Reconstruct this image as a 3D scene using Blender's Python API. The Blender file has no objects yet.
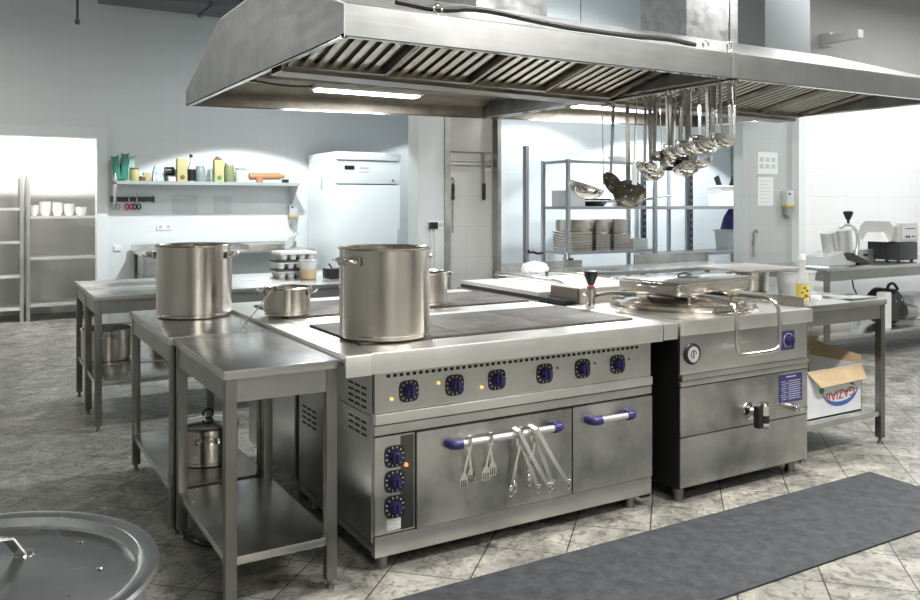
import bpy, bmesh, math, random
from mathutils import Vector, Matrix
random.seed(7)
R = math.radians
scene = bpy.context.scene
C = scene.collection

# ------------------------------------------------------------------ camera
EYE = Vector((0.0, 0.0, 1.43))
YAW = R(30.5)
cam_data = bpy.data.cameras.new('camera')
cam_data.sensor_width = 36.0
cam_data.lens = 831.0 / 920.0 * 36.0
cam_data.shift_y = -(300.0 - 203.0) / 920.0
cam_data.clip_end = 60
cam = bpy.data.objects.new('camera', cam_data)
C.objects.link(cam)
cam.location = EYE
cam.rotation_euler = (R(90), 0, -YAW)
scene.camera = cam

# ------------------------------------------------------------------ world, exposure
w = bpy.data.worlds.new('world'); scene.world = w; w.use_nodes = True
w.node_tree.nodes['Background'].inputs[0].default_value = (0.85, 0.93, 1.0, 1)
w.node_tree.nodes['Background'].inputs[1].default_value = 0.30
vs = scene.view_settings
vs.view_transform = 'Standard'; vs.look = 'None'; vs.gamma = 1.0
vs.use_curve_mapping = False
vs.exposure = 0.07

# ------------------------------------------------------------------ room lights, most added to brighten the scene, each under an unseen ceiling fixture
def area(name, loc, sx, sy, power, col=(1, 1, 1), rot=(0, 0, 0)):
    d = bpy.data.lights.new(name, 'AREA'); d.shape = 'RECTANGLE'; d.size = sx; d.size_y = sy
    d.energy = power; d.color = col
    o = bpy.data.objects.new(name, d); C.objects.link(o); o.location = loc; o.rotation_euler = rot
    return o
COOL = (0.93, 0.98, 1.0)
WARM = (1.0, 0.97, 0.91)
# (x, y, z, length, width, power, colour)
LAMPS = [
    (0.6, 0.2, 3.55, 0.3, 1.5, 28, WARM),
    (3.2, 0.9, 3.55, 1.5, 0.3, 150, WARM),
    (2.7, 2.66, 3.70, 1.8, 0.12, 120, WARM),
    (6.0, 2.3, 3.55, 1.5, 0.3, 105, WARM),
    (-1.6, 8.6, 3.55, 0.3, 1.5, 60, WARM),
    (7.0, 4.6, 3.75, 1.5, 0.25, 13, COOL),
    (9.2, 4.2, 3.75, 1.5, 0.25, 72, COOL),
    (5.6, 6.9, 3.75, 1.4, 0.2, 16, COOL),
    (0.7, 11.0, 2.62, 1.2, 0.25, 42, WARM),
    (3.3, 7.6, 3.55, 1.5, 0.25, 25, COOL),
    (0.9, -2.2, 3.55, 1.5, 0.3, 70, WARM),
]
for i, (x, y, z, sx, sy, p, c) in enumerate(LAMPS):
    area('unseen_lamp_light', (x, y, z - 0.075), sx, sy, p, c)
area('hood_light', (2.12, 4.72, 2.095), 0.68, 0.09, 37, (0.95, 0.98, 1.0))
area('hood_light', (4.00, 4.60, 2.095), 0.70, 0.09, 37, (0.95, 0.98, 1.0))

# pendant lamps with a deep shade: (x, y, z, power, half angle of the shade opening)
PENDANTS = [(2.9, 8.9, 3.28, 370, 56.5), (5.3, 6.6, 2.9, 75, 60.5), (7.1, 6.4, 2.9, 260, 60.5), (5.9, 9.3, 3.1, 110, 60.5)]
for x, y, z, p, ha in PENDANTS:
    d = bpy.data.lights.new('pendant_light', 'SPOT'); d.energy = p; d.color = COOL; d.spot_size = R(2 * ha); d.spot_blend = 0.08; d.shadow_soft_size = 0.04
    o = bpy.data.objects.new('pendant_light', d); C.objects.link(o); o.location = (x, y, z - 0.02)

# ------------------------------------------------------------------ materials
MATS = {}
def pmat(name, col, rough=0.5, metal=0.0, spec=0.5, emit=None, es=0.0, trans=0.0, alpha=1.0, coat=0.0):
    if name in MATS: return MATS[name]
    m = bpy.data.materials.new(name); m.use_nodes = True
    b = m.node_tree.nodes['Principled BSDF']
    b.inputs['Base Color'].default_value = (*col, 1)
    b.inputs['Roughness'].default_value = rough
    b.inputs['Metallic'].default_value = metal
    b.inputs['Specular IOR Level'].default_value = spec
    b.inputs['Transmission Weight'].default_value = trans
    b.inputs['Alpha'].default_value = alpha
    b.inputs['Coat Weight'].default_value = coat
    if emit:
        b.inputs['Emission Color'].default_value = (*emit, 1); b.inputs['Emission Strength'].default_value = es
    MATS[name] = m
    return m
def nd(m, t, **k):
    n = m.node_tree.nodes.new(t)
    for a, v in k.items(): setattr(n, a, v)
    return n
def lk(m, a, b): m.node_tree.links.new(a, b)
def steel(name, col=(0.60, 0.60, 0.585), rough=0.3, stretch=(2, 2, 60), grime=0.25, bump=0.006, blotch=3.0, rv=0.14):
    """brushed stainless steel: fine streaks along one axis, soft smudges."""
    m = pmat(name, col, rough, 1.0)
    b = m.node_tree.nodes['Principled BSDF']
    tc = nd(m, 'ShaderNodeTexCoord')
    mp = nd(m, 'ShaderNodeMapping'); mp.inputs['Scale'].default_value = stretch
    lk(m, tc.outputs['Object'], mp.inputs['Vector'])
    n1 = nd(m, 'ShaderNodeTexNoise'); n1.inputs['Scale'].default_value = 4.0; n1.inputs['Detail'].default_value = 3
    lk(m, mp.outputs['Vector'], n1.inputs['Vector'])
    n2 = nd(m, 'ShaderNodeTexNoise'); n2.inputs['Scale'].default_value = blotch; n2.inputs['Detail'].default_value = 6; n2.inputs['Roughness'].default_value = 0.65
    lk(m, tc.outputs['Object'], n2.inputs['Vector'])
    rr = nd(m, 'ShaderNodeMapRange'); rr.inputs['From Min'].default_value = 0.3; rr.inputs['From Max'].default_value = 0.7
    rr.inputs['To Min'].default_value = max(0.05, rough - rv); rr.inputs['To Max'].default_value = rough + rv
    ad = nd(m, 'ShaderNodeMath', operation='ADD'); ad.inputs[1].default_value = 0.0
    mu = nd(m, 'ShaderNodeMath', operation='MULTIPLY'); mu.inputs[1].default_value = 0.5
    lk(m, n1.outputs['Fac'], ad.inputs[0]); lk(m, n2.outputs['Fac'], ad.inputs[1]); lk(m, ad.outputs[0], mu.inputs[0])
    lk(m, mu.outputs[0], rr.inputs['Value']); lk(m, rr.outputs[0], b.inputs['Roughness'])
    mx = nd(m, 'ShaderNodeMix', data_type='RGBA')
    mx.inputs[6].default_value = (*[c * (1 - grime) for c in col], 1)
    mx.inputs[7].default_value = (*[min(1, c * (1 + grime * 0.35)) for c in col], 1)
    r2 = nd(m, 'ShaderNodeMapRange'); r2.inputs['From Min'].default_value = 0.32; r2.inputs['From Max'].default_value = 0.62
    lk(m, n2.outputs['Fac'], r2.inputs['Value']); lk(m, r2.outputs[0], mx.inputs[0]); lk(m, mx.outputs[2], b.inputs['Base Color'])
    bp = nd(m, 'ShaderNodeBump'); bp.inputs['Strength'].default_value = bump; bp.inputs['Distance'].default_value = 0.01
    lk(m, n1.outputs['Fac'], bp.inputs['Height']); lk(m, bp.outputs['Normal'], b.inputs['Normal'])
    return m
def mottled(name, c1, c2, rough=0.6, scale=6.0, metal=0.0, bump=0.05, detail=8, spec=0.5):
    m = pmat(name, c1, rough, metal, spec)
    b = m.node_tree.nodes['Principled BSDF']
    tc = nd(m, 'ShaderNodeTexCoord')
    n = nd(m, 'ShaderNodeTexNoise'); n.inputs['Scale'].default_value = scale; n.inputs['Detail'].default_value = detail; n.inputs['Roughness'].default_value = 0.7
    lk(m, tc.outputs['Object'], n.inputs['Vector'])
    r = nd(m, 'ShaderNodeMapRange'); r.inputs['From Min'].default_value = 0.35; r.inputs['From Max'].default_value = 0.65
    lk(m, n.outputs['Fac'], r.inputs['Value'])
    mx = nd(m, 'ShaderNodeMix', data_type='RGBA'); mx.inputs[6].default_value = (*c1, 1); mx.inputs[7].default_value = (*c2, 1)
    lk(m, r.outputs[0], mx.inputs[0]); lk(m, mx.outputs[2], b.inputs['Base Color'])
    bp = nd(m, 'ShaderNodeBump'); bp.inputs['Strength'].default_value = bump; bp.inputs['Distance'].default_value = 0.01
    lk(m, n.outputs['Fac'], bp.inputs['Height']); lk(m, bp.outputs['Normal'], b.inputs['Normal'])
    return m
def wall_tiles(name, col, grout, size=0.2, h=0.2, rough=0.35, axis='x', mort=0.003):
    m = pmat(name, col, rough)
    b = m.node_tree.nodes['Principled BSDF']
    tc = nd(m, 'ShaderNodeTexCoord'); sp = nd(m, 'ShaderNodeSeparateXYZ'); cb = nd(m, 'ShaderNodeCombineXYZ')
    lk(m, tc.outputs['Object'], sp.inputs[0]); lk(m, sp.outputs[0 if axis == 'x' else 1], cb.inputs[0]); lk(m, sp.outputs[2], cb.inputs[1])
    br = nd(m, 'ShaderNodeTexBrick'); br.offset = 0.0; br.squash = 1.0
    br.inputs['Color1'].default_value = (*col, 1); br.inputs['Color2'].default_value = (*[c * 0.985 for c in col], 1)
    br.inputs['Mortar'].default_value = (*grout, 1)
    br.inputs['Scale'].default_value = 1.0; br.inputs['Mortar Size'].default_value = mort; br.inputs['Mortar Smooth'].default_value = 0.3
    br.inputs['Brick Width'].default_value = size; br.inputs['Row Height'].default_value = h
    lk(m, cb.outputs[0], br.inputs['Vector']); lk(m, br.outputs['Color'], b.inputs['Base Color'])
    return m
def floor_tiles():
    m = pmat('stone_floor_tiles', (0.4, 0.4, 0.36), 0.35)
    b = m.node_tree.nodes['Principled BSDF']
    tc = nd(m, 'ShaderNodeTexCoord'); sp = nd(m, 'ShaderNodeSeparateXYZ'); lk(m, tc.outputs['Object'], sp.inputs[0])
    def lin(a, bb, off):
        m1 = nd(m, 'ShaderNodeMath', operation='MULTIPLY'); m1.inputs[1].default_value = a; lk(m, sp.outputs[0], m1.inputs[0])
        m2 = nd(m, 'ShaderNodeMath', operation='MULTIPLY_ADD'); m2.inputs[1].default_value = bb; lk(m, sp.outputs[1], m2.inputs[0]); lk(m, m1.outputs[0], m2.inputs[2])
        m3 = nd(m, 'ShaderNodeMath', operation='ADD'); m3.inputs[1].default_value = off; lk(m, m2.outputs[0], m3.inputs[0])
        return m3.outputs[0]
    s = 1 / math.sqrt(2); cb = nd(m, 'ShaderNodeCombineXYZ')
    lk(m, lin(-s, s, 0.87 + 13), cb.inputs[0]); lk(m, lin(s, s, -3.38 + 13), cb.inputs[1])
    br = nd(m, 'ShaderNodeTexBrick'); br.offset = 0.0; br.squash = 1.0
    br.inputs['Color1'].default_value = (1, 1, 1, 1); br.inputs['Color2'].default_value = (0.86, 0.86, 0.86, 1); br.inputs['Mortar'].default_value = (0.09, 0.09, 0.08, 1)
    br.inputs['Scale'].default_value = 1.0; br.inputs['Mortar Size'].default_value = 0.003; br.inputs['Mortar Smooth'].default_value = 0.2
    br.inputs['Brick Width'].default_value = 0.325; br.inputs['Row Height'].default_value = 0.325
    lk(m, cb.outputs[0], br.inputs['Vector'])
    n = nd(m, 'ShaderNodeTexNoise'); n.inputs['Scale'].default_value = 4.5; n.inputs['Detail'].default_value = 10; n.inputs['Roughness'].default_value = 0.68; n.inputs['Distortion'].default_value = 0.9
    lk(m, tc.outputs['Object'], n.inputs['Vector'])
    cr = nd(m, 'ShaderNodeValToRGB'); e = cr.color_ramp.elements
    e[0].position = 0.33; e[0].color = (0.105, 0.105, 0.092, 1)
    e[1].position = 0.66; e[1].color = (0.40, 0.39, 0.345, 1)
    x = e.new(0.5); x.color = (0.25, 0.245, 0.22, 1)
    lk(m, n.outputs['Fac'], cr.inputs[0])
    n3 = nd(m, 'ShaderNodeTexNoise'); n3.inputs['Scale'].default_value = 17; n3.inputs['Detail'].default_value = 6; n3.inputs['Distortion'].default_value = 2.0
    lk(m, tc.outputs['Object'], n3.inputs['Vector'])
    r3 = nd(m, 'ShaderNodeMapRange'); r3.inputs['From Min'].default_value = 0.36; r3.inputs['From Max'].default_value = 0.5; r3.inputs['To Min'].default_value = 0.48; r3.inputs['To Max'].default_value = 1.0
    lk(m, n3.outputs['Fac'], r3.inputs['Value'])
    mx = nd(m, 'ShaderNodeMix', data_type='RGBA', blend_type='MULTIPLY'); mx.inputs[0].default_value = 1.0
    lk(m, cr.outputs[0], mx.inputs[6]); lk(m, br.outputs['Color'], mx.inputs[7])
    mx2 = nd(m, 'ShaderNodeMix', data_type='RGBA', blend_type='MULTIPLY'); mx2.inputs[0].default_value = 1.0
    lk(m, mx.outputs[2], mx2.inputs[6]); lk(m, r3.outputs[0], mx2.inputs[7]); lk(m, mx2.outputs[2], b.inputs['Base Color'])
    rr = nd(m, 'ShaderNodeMapRange'); rr.inputs['To Min'].default_value = 0.28; rr.inputs['To Max'].default_value = 0.6
    lk(m, n.outputs['Fac'], rr.inputs['Value']); lk(m, rr.outputs[0], b.inputs['Roughness'])
    bp = nd(m, 'ShaderNodeBump'); bp.inputs['Strength'].default_value = 0.15; bp.inputs['Distance'].default_value = 0.004
    lk(m, br.outputs['Fac'], bp.inputs['Height']); bp.invert = True; lk(m, bp.outputs['Normal'], b.inputs['Normal'])
    return m

FLOOR = floor_tiles()
S_H = steel('steel_brushed_across', (0.58, 0.58, 0.565), 0.33, (1, 60, 60), grime=.15, rv=.06)           # grain along x
S_V = steel('steel_brushed_upright', (0.58, 0.58, 0.565), 0.33, (60, 60, 1), grime=0.22, rv=.06)
S_TOP = steel('steel_worktop', (0.60, 0.60, 0.585), 0.25, (40, 1, 40), grime=0.16, blotch=6, rv=0.035, bump=0.002)
S_POT = steel('steel_pot', (0.66, 0.62, 0.56), 0.22, (1, 1, 70), grime=0.14, bump=0.004, rv=0.05)
_b = S_POT.node_tree.nodes['Principled BSDF']; _b.inputs['Anisotropic'].default_value = 0.85; _b.inputs['Anisotropic Rotation'].default_value = 0.25
_t = S_POT.node_tree.nodes.new('ShaderNodeTangent'); _t.direction_type = 'RADIAL'; _t.axis = 'Z'; lk(S_POT, _t.outputs[0], _b.inputs['Tangent'])
S_POLISH = steel('steel_polished', (0.72, 0.71, 0.68), 0.14, (1, 1, 20), grime=0.12, bump=0.005, rv=0.06)
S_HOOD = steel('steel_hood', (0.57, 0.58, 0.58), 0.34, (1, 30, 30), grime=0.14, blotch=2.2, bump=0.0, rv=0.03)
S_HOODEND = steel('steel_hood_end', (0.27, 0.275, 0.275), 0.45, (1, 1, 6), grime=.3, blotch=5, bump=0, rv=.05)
S_LINER = steel('steel_added_lining', (0.34, 0.31, 0.26), 0.62, (1, 20, 20), grime=0.3, blotch=6, bump=0, rv=.05)  # dull dark steel that mutes the hood lamp's reflection
S_BACKP = pmat('dark_filter_back', (.12, .11, .095), .5, .6)
S_DULL = steel('steel_dull', (0.46, 0.46, 0.445), 0.45, (30, 30, 1), grime=0.35)
S_APRON = steel('steel_apron', (0.38, 0.38, 0.365), 0.4, (1, 60, 60), grime=.15, rv=.06)  # brushed steel with the dark floor's reflection put into the colour
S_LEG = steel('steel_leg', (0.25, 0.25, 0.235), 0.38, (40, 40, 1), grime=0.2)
S_FILTER = steel('steel_greasy_filter', (0.80, 0.77, 0.70), 0.34, (1, 1, 1), grime=0.1, blotch=3, rv=.03, bump=0)
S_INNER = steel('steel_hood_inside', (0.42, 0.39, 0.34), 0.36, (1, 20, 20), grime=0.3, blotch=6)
PLATE = mottled('cast_iron_hotplate', (0.035, 0.03, 0.026), (0.15, 0.132, 0.108), 0.55, 6, 0.2, 0.08)
S_FRAME = steel('steel_satin_frame', (0.78, 0.77, 0.74), 0.42, (1, 60, 60), grime=.10, rv=.05)
S_TONGS = steel('bright_tongs_steel', (0.86, 0.86, 0.84), 0.3, (1, 1, 20), grime=.05, rv=.05)
PURPLE = pmat('violet_plastic', (0.035, 0.03, 0.14), 0.35)
PURPLE_K = pmat('knob_violet', (0.022, 0.019, 0.085), 0.3)
PURPLE_D = pmat('dark_violet_plastic', (0.03, 0.028, 0.10), 0.3)
BLACK = pmat('black_plastic', (0.012, 0.012, 0.013), 0.35)
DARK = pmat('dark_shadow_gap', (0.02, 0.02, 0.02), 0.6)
RUBBER = mottled('grey_rubber_mat', (0.028, 0.031, 0.036), (0.055, 0.060, 0.067), 0.7, 16, 0, 0.1, spec=0.25)
WHITE = pmat('white_enamel', (0.78, 0.83, 0.84), 0.3)
WHITE_G = pmat('white_plastic', (0.80, 0.80, 0.78), 0.35)
GREYP = pmat('grey_plastic', (0.45, 0.46, 0.46), 0.45)
PAINT_W = pmat('white_paint', (0.74, 0.77, 0.78), 0.55)
PAINT_G = mottled('white_plaster', (0.40, 0.41, 0.40), (0.44, 0.45, 0.44), 0.7, 3, 0, 0.02)
CEIL = pmat('ceiling_paint', (0.40, 0.41, 0.41), 0.8)
T_BACK = wall_tiles('back_wall_tiles', (0.70, 0.74, 0.75), (0.64, 0.68, 0.69), 0.2, 0.2, mort=0.002)
T_RIGHT = wall_tiles('large_white_tiles', (0.82, 0.83, 0.83), (0.70, 0.71, 0.71), 0.6, 0.3)
T_PIER = wall_tiles('pier_tiles', (0.42, 0.44, 0.44), (0.37, 0.39, 0.39), 0.3, 0.3)
T_KNIFE = wall_tiles('cream_tiles', (0.50, 0.495, 0.48), (0.40, 0.40, 0.38), 0.3, 0.3)
T_BAY = wall_tiles('bay_wall_tiles', (0.70, 0.76, 0.79), (0.62, 0.67, 0.70), 0.3, 0.3)
RACK = pmat('grey_painted_rack', (0.33, 0.35, 0.37), 0.4, 0.5)
RACK_D = pmat('dark_perforated_steel', (0.06, 0.065, 0.07), 0.4, 0.5)
RACK_L = pmat('pale_shelf', (0.62, 0.62, 0.60), 0.45, 0.1)
CARD = mottled('brown_cardboard', (0.42, 0.32, 0.19), (0.50, 0.39, 0.25), 0.85, 8, 0, 0.03)
BOXW = mottled('white_printed_card', (0.74, 0.76, 0.78), (0.66, 0.69, 0.72), 0.6, 6, 0, 0.01)
RED = pmat('red_print', (0.45, 0.03, 0.03), 0.5)
BLUE = pmat('blue_print', (0.05, 0.13, 0.42), 0.5)
GREEN = pmat('green_print', (0.06, 0.22, 0.08), 0.5)
ORANGE_L = pmat('orange_pilot_light', (0.9, 0.3, 0.05), 0.3, emit=(1.0, 0.32, 0.06), es=3.0)
ORANGE_D = pmat('unlit_amber_light', (0.35, 0.2, 0.06), 0.4)
RED_L = pmat('red_pilot_light', (0.9, 0.1, 0.05), 0.3, emit=(1.0, 0.15, 0.06), es=3.0)
SILVERP = pmat('silver_grip', (0.62, 0.62, 0.64), 0.35, 0.6)
LAMP_E = pmat('lamp_diffuser', (0.9, 0.9, 0.9), 0.5, emit=(0.97, 0.99, 1.0), es=7.0)
GLASS = pmat('clear_glass', (0.85, 0.92, 0.88), 0.05, trans=0.9)
CLEARP = pmat('clear_plastic', (0.82, 0.84, 0.83), 0.2, trans=0.55)
YELLOW = pmat('yellow_label', (0.62, 0.50, 0.08), 0.5)
OIL = pmat('yellow_green_liquid', (0.48, 0.44, 0.10), 0.2, trans=0.2)
GREEN_B = pmat('green_plastic_film', (0.04, 0.22, 0.16), 0.4)
CREAM = pmat('cream_paper', (0.44, 0.40, 0.19), 0.6)
BLUEW = mottled('blue_white_bag', (0.12, 0.20, 0.50), (0.65, 0.70, 0.80), 0.5, 30)
BROWN = pmat('brown_print', (0.16, 0.09, 0.04), 0.6)
ORANGE = pmat('orange_wood', (0.42, 0.21, 0.10), 0.5)
GREYG = pmat('grey_green_tin', (0.22, 0.27, 0.26), 0.4)
WHITEF = pmat('white_cloth', (0.80, 0.80, 0.78), 0.85)
NAVY = mottled('navy_cloth', (0.02, 0.02, 0.10), (0.06, 0.05, 0.24), 0.8, 25)
PAPER = pmat('white_paper', (0.66, 0.68, 0.68), 0.7)
INK = pmat('grey_ink', (0.30, 0.32, 0.32), 0.7)

# ------------------------------------------------------------------ mesh builder (world coordinates; build() subtracts the thing's own place)
class MB:
    def __init__(s): s.bm = bmesh.new()
    def _add(s, b2, M=None):
        if M is not None: bmesh.ops.transform(b2, matrix=M, verts=b2.verts)
        me = bpy.data.meshes.new('tmp'); b2.to_mesh(me); b2.free(); s.bm.from_mesh(me); bpy.data.meshes.remove(me)
        return s
    def box(s, x0, x1, y0, y1, z0, z1, bev=0.0, M=None, seg=2):
        b = bmesh.new(); bmesh.ops.create_cube(b, size=1.0)
        for v in b.verts:
            v.co = Vector(((x0 + x1) / 2 + v.co.x * (x1 - x0), (y0 + y1) / 2 + v.co.y * (y1 - y0), (z0 + z1) / 2 + v.co.z * (z1 - z0)))
        if bev > 0:
            bmesh.ops.bevel(b, geom=list(b.edges), offset=min(bev, abs(x1 - x0) * .45, abs(y1 - y0) * .45, abs(z1 - z0) * .45), segments=seg, affect='EDGES', profile=0.7)
        return s._add(b, M)
    def poly(s, pts, vec, M=None):
        """prism: polygon of 3-D points pushed along vec"""
        b = bmesh.new(); vec = Vector(vec)
        a = [b.verts.new(Vector(p)) for p in pts]; c = [b.verts.new(Vector(p) + vec) for p in pts]; n = len(pts)
        b.faces.new(a); b.faces.new(list(reversed(c)))
        for i in range(n): b.faces.new((a[i], c[i], c[(i + 1) % n], a[(i + 1) % n]))
        bmesh.ops.recalc_face_normals(b, faces=b.faces)
        return s._add(b, M)
    def sheet(s, pts, t):
        p = [Vector(q) for q in pts]; n = (p[1] - p[0]).cross(p[2] - p[0]).normalized() * t
        return s.poly(p, n)
    def lathe(s, prof, c=(0, 0, 0), seg=40, M=None, cap=True):
        b = bmesh.new(); rings = []
        for r, z in prof:
            if r < 1e-6: rings.append([b.verts.new((0, 0, z))])
            else: rings.append([b.verts.new((r * math.cos(2 * math.pi * k / seg), r * math.sin(2 * math.pi * k / seg), z)) for k in range(seg)])
        for A, B in zip(rings, rings[1:]):
            for k in range(seg):
                k2 = (k + 1) % seg
                if len(A) == 1 and len(B) == 1: continue
                if len(A) == 1: b.faces.new((A[0], B[k2], B[k]))
                elif len(B) == 1: b.faces.new((A[k], A[k2], B[0]))
                else: b.faces.new((A[k], A[k2], B[k2], B[k]))
        if cap:
            for Rg in (rings[0], rings[-1]):
                if len(Rg) > 1: b.faces.new(Rg)
        bmesh.ops.recalc_face_normals(b, faces=b.faces)
        T = Matrix.Translation(Vector(c))
        return s._add(b, T @ M if M is not None else T)
    def cyl(s, p, q, r, r2=None, seg=20):
        p = Vector(p); q = Vector(q); d = q - p; L = d.length
        M = d.to_track_quat('Z', 'Y').to_matrix().to_4x4()
        return s.lathe([(r, 0), (r2 if r2 is not None else r, L)], p, seg, M)
    def tube(s, pts, r, seg=10, closed=False, flat=1.0, smooth=0):
        P_ = [Vector(p) for p in pts]
        for _ in range(smooth):
            Q = [] if closed else [P_[0]]
            n = len(P_)
            for i in range(n if closed else n - 1):
                a, b_ = P_[i], P_[(i + 1) % n]; Q += [a * .75 + b_ * .25, a * .25 + b_ * .75]
            if not closed: Q.append(P_[-1])
            P_ = Q
        b = bmesh.new(); n = len(P_); rings = []; up = None
        for i, p in enumerate(P_):
            if closed: t = P_[(i + 1) % n] - P_[i - 1]
            else: t = P_[min(i + 1, n - 1)] - P_[max(i - 1, 0)]
            t.normalize()
            if up is None: up = Vector((0, 0, 1)) if abs(t.z) < .9 else Vector((1, 0, 0))
            up = (up - t * up.dot(t)).normalized(); sd = t.cross(up)
            rings.append([b.verts.new(p + sd * r * math.cos(2 * math.pi * k / seg) + up * r * flat * math.sin(2 * math.pi * k / seg)) for k in range(seg)])
        m = n if closed else n - 1
        for i in range(m):
            A, B = rings[i], rings[(i + 1) % n]
            for k in range(seg): b.faces.new((A[k], A[(k + 1) % seg], B[(k + 1) % seg], B[k]))
        if not closed: b.faces.new(rings[0]); b.faces.new(list(reversed(rings[-1])))
        bmesh.ops.recalc_face_normals(b, faces=b.faces)
        return s._add(b)
    def lip_top(s, x0, x1, y0, y1, zt, zl, zs):
        """worktop slab with a turned-down, rounded front edge"""
        n = .008
        return s.poly([(x0, y0, zl), (x0, y0, zt - n), (x0, y0 + n * .3, zt - n * .3), (x0, y0 + n, zt), (x0, y1, zt), (x0, y1, zs), (x0, y0 + .018, zs), (x0, y0 + .018, zl)], (x1 - x0, 0, 0))
    def strip(s, pts, wvec, t):
        """flat bar through pts, width vector wvec, thickness t"""
        b = bmesh.new(); P_ = [Vector(p) for p in pts]; W = Vector(wvec) / 2; n = len(P_); rings = []
        for i, p in enumerate(P_):
            d = (P_[min(i + 1, n - 1)] - P_[max(i - 1, 0)]).normalized(); nn = d.cross(W).normalized() * t / 2
            rings.append([b.verts.new(p + a * W + c * nn) for a, c in ((-1, -1), (1, -1), (1, 1), (-1, 1))])
        for A, B in zip(rings, rings[1:]):
            for k in range(4): b.faces.new((A[k], A[(k + 1) % 4], B[(k + 1) % 4], B[k]))
        b.faces.new(rings[0]); b.faces.new(list(reversed(rings[-1])))
        bmesh.ops.recalc_face_normals(b, faces=b.faces)
        return s._add(b)
    def ball(s, c, rx, ry=None, rz=None, seg=20, M=None):
        ry = ry or rx; rz = rz or rx
        b = bmesh.new(); bmesh.ops.create_uvsphere(b, u_segments=seg, v_segments=seg // 2, radius=1.0)
        T = Matrix.Translation(Vector(c)); S = Matrix.Diagonal((rx, ry, rz, 1))
        return s._add(b, T @ (M if M is not None else Matrix.Identity(4)) @ S)
    def build(s, name, mat, parent=None, angle=35, keep=False):
        off = Vector((0, 0, 0)); p = parent
        while p is not None: off += Vector(p.location); p = p.parent
        if parent is None and not keep:
            xs = [v.co for v in s.bm.verts]
            off = Vector(((min(v.x for v in xs) + max(v.x for v in xs)) / 2, (min(v.y for v in xs) + max(v.y for v in xs)) / 2, min(v.z for v in xs)))
        for v in s.bm.verts: v.co -= off
        me = bpy.data.meshes.new(name); s.bm.to_mesh(me); s.bm.free()
        me.materials.append(mat); me.shade_smooth(); me.set_sharp_from_angle(angle=R(angle))
        o = bpy.data.objects.new(name, me); C.objects.link(o); o.parent = parent
        if parent is None and not keep: o.location = off
        return o
def thing(name, label, cat, loc=(0, 0, 0), group=None):
    o = bpy.data.objects.new(name, None); o.empty_display_size = 0.05; C.objects.link(o); o.location = loc
    o['label'] = label; o['category'] = cat
    if group: o['group'] = group
    return o
def tag(o, label, cat, group=None, kind=None):
    o['label'] = label; o['category'] = cat
    if group: o['group'] = group
    if kind: o['kind'] = kind
    return o
def struct(name, mb, mat):
    o = mb.build(name, mat, keep=True); o['kind'] = 'structure'; return o
def dup(root, loc=None, rz=None, label=None, group=None, scale=None):
    def cp(o, par):
        c = o.copy(); C.objects.link(c); c.parent = par
        for ch in list(o.children): cp(ch, c)
        return c
    r = cp(root, None)
    if loc is not None: r.location = loc
    if rz is not None: r.rotation_euler = (0, 0, rz)
    if scale is not None: r.scale = scale
    if label: r['label'] = label
    if group: r['group'] = group
    return r
def text(name, body, size, loc, mat, parent, rot=(R(90), 0, 0), depth=0.001, align='CENTER'):
    cu = bpy.data.curves.new('t', 'FONT'); cu.body = body; cu.size = size; cu.extrude = depth; cu.align_x = align; cu.align_y = 'CENTER'
    to = bpy.data.objects.new('t', cu); C.objects.link(to)
    dg = bpy.context.evaluated_depsgraph_get(); me = bpy.data.meshes.new_from_object(to.evaluated_get(dg))
    bpy.data.objects.remove(to)
    from mathutils import Euler
    off = Vector((0, 0, 0)); p = parent
    while p is not None: off += Vector(p.location); p = p.parent
    me.transform(Matrix.Translation(Vector(loc) - off) @ Euler(rot).to_matrix().to_4x4())
    me.materials.clear(); me.materials.append(mat)
    o = bpy.data.objects.new(name, me); C.objects.link(o); o.parent = parent
    return o

# ================================================================== THE ROOM
H = 3.95
m = MB(); m.box(-3.2, 11, -3.5, 12.2, -0.06, 0.0); struct('floor', m, FLOOR)
m = MB(); m.box(-3.2, 11, -3.5, 12.2, H, H + 0.1); struct('ceiling', m, CEIL)
m = MB(); m.box(-3.3, -3.2, -3.5, 12.2, 0, H); struct('wall_left', m, PAINT_G)
m = MB(); m.box(-3.3, 11.1, -3.6, -3.5, 0, H); struct('wall_front', m, PAINT_G)
m = MB(); m.box(11, 11.1, -3.5, 12.2, 0, H); struct('wall_right', m, T_RIGHT)
# back wall, opening to the store room x -1.2 .. 1.28 up to 2.19
m = MB(); m.box(1.28, 11, 10.6, 10.75, 0, H); struct('wall_back', m, T_BACK)
m = MB(); m.box(-1.2, 1.28, 10.6, 10.75, 2.19, H); struct('wall_back_lintel', m, T_BACK)
m = MB(); m.box(-3.2, -1.2, 10.6, 10.75, 0, H); struct('wall_back_left', m, T_BACK)
m = MB(); m.box(1.28, 1.40, 10.57, 10.60, 0, 2.31); m.box(-1.32, 1.28, 10.57, 10.60, 2.19, 2.31); m.box(-1.32, -1.2, 10.57, 10.6, 0, 2.19)
struct('trim_1', m, PAINT_W)
# store room behind
m = MB(); m.box(-1.6, 2.6, 12.0, 12.1, 0, 2.8); struct('wall_storeroom', m, pmat('storeroom_paint', (0.74, 0.74, 0.72), 0.6))
m = MB(); m.box(2.5, 2.6, 10.75, 12.0, 0, 2.8); struct('wall_storeroom_right', m, MATS['storeroom_paint'])
m = MB(); m.box(-1.6, -1.5, 10.75, 12.0, 0, 2.8); struct('wall_storeroom_left', m, MATS['storeroom_paint'])
m = MB(); m.box(-1.6, 2.6, 10.75, 12.1, 2.8, 2.86); struct('ceiling_storeroom', m, MATS['storeroom_paint'])
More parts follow.
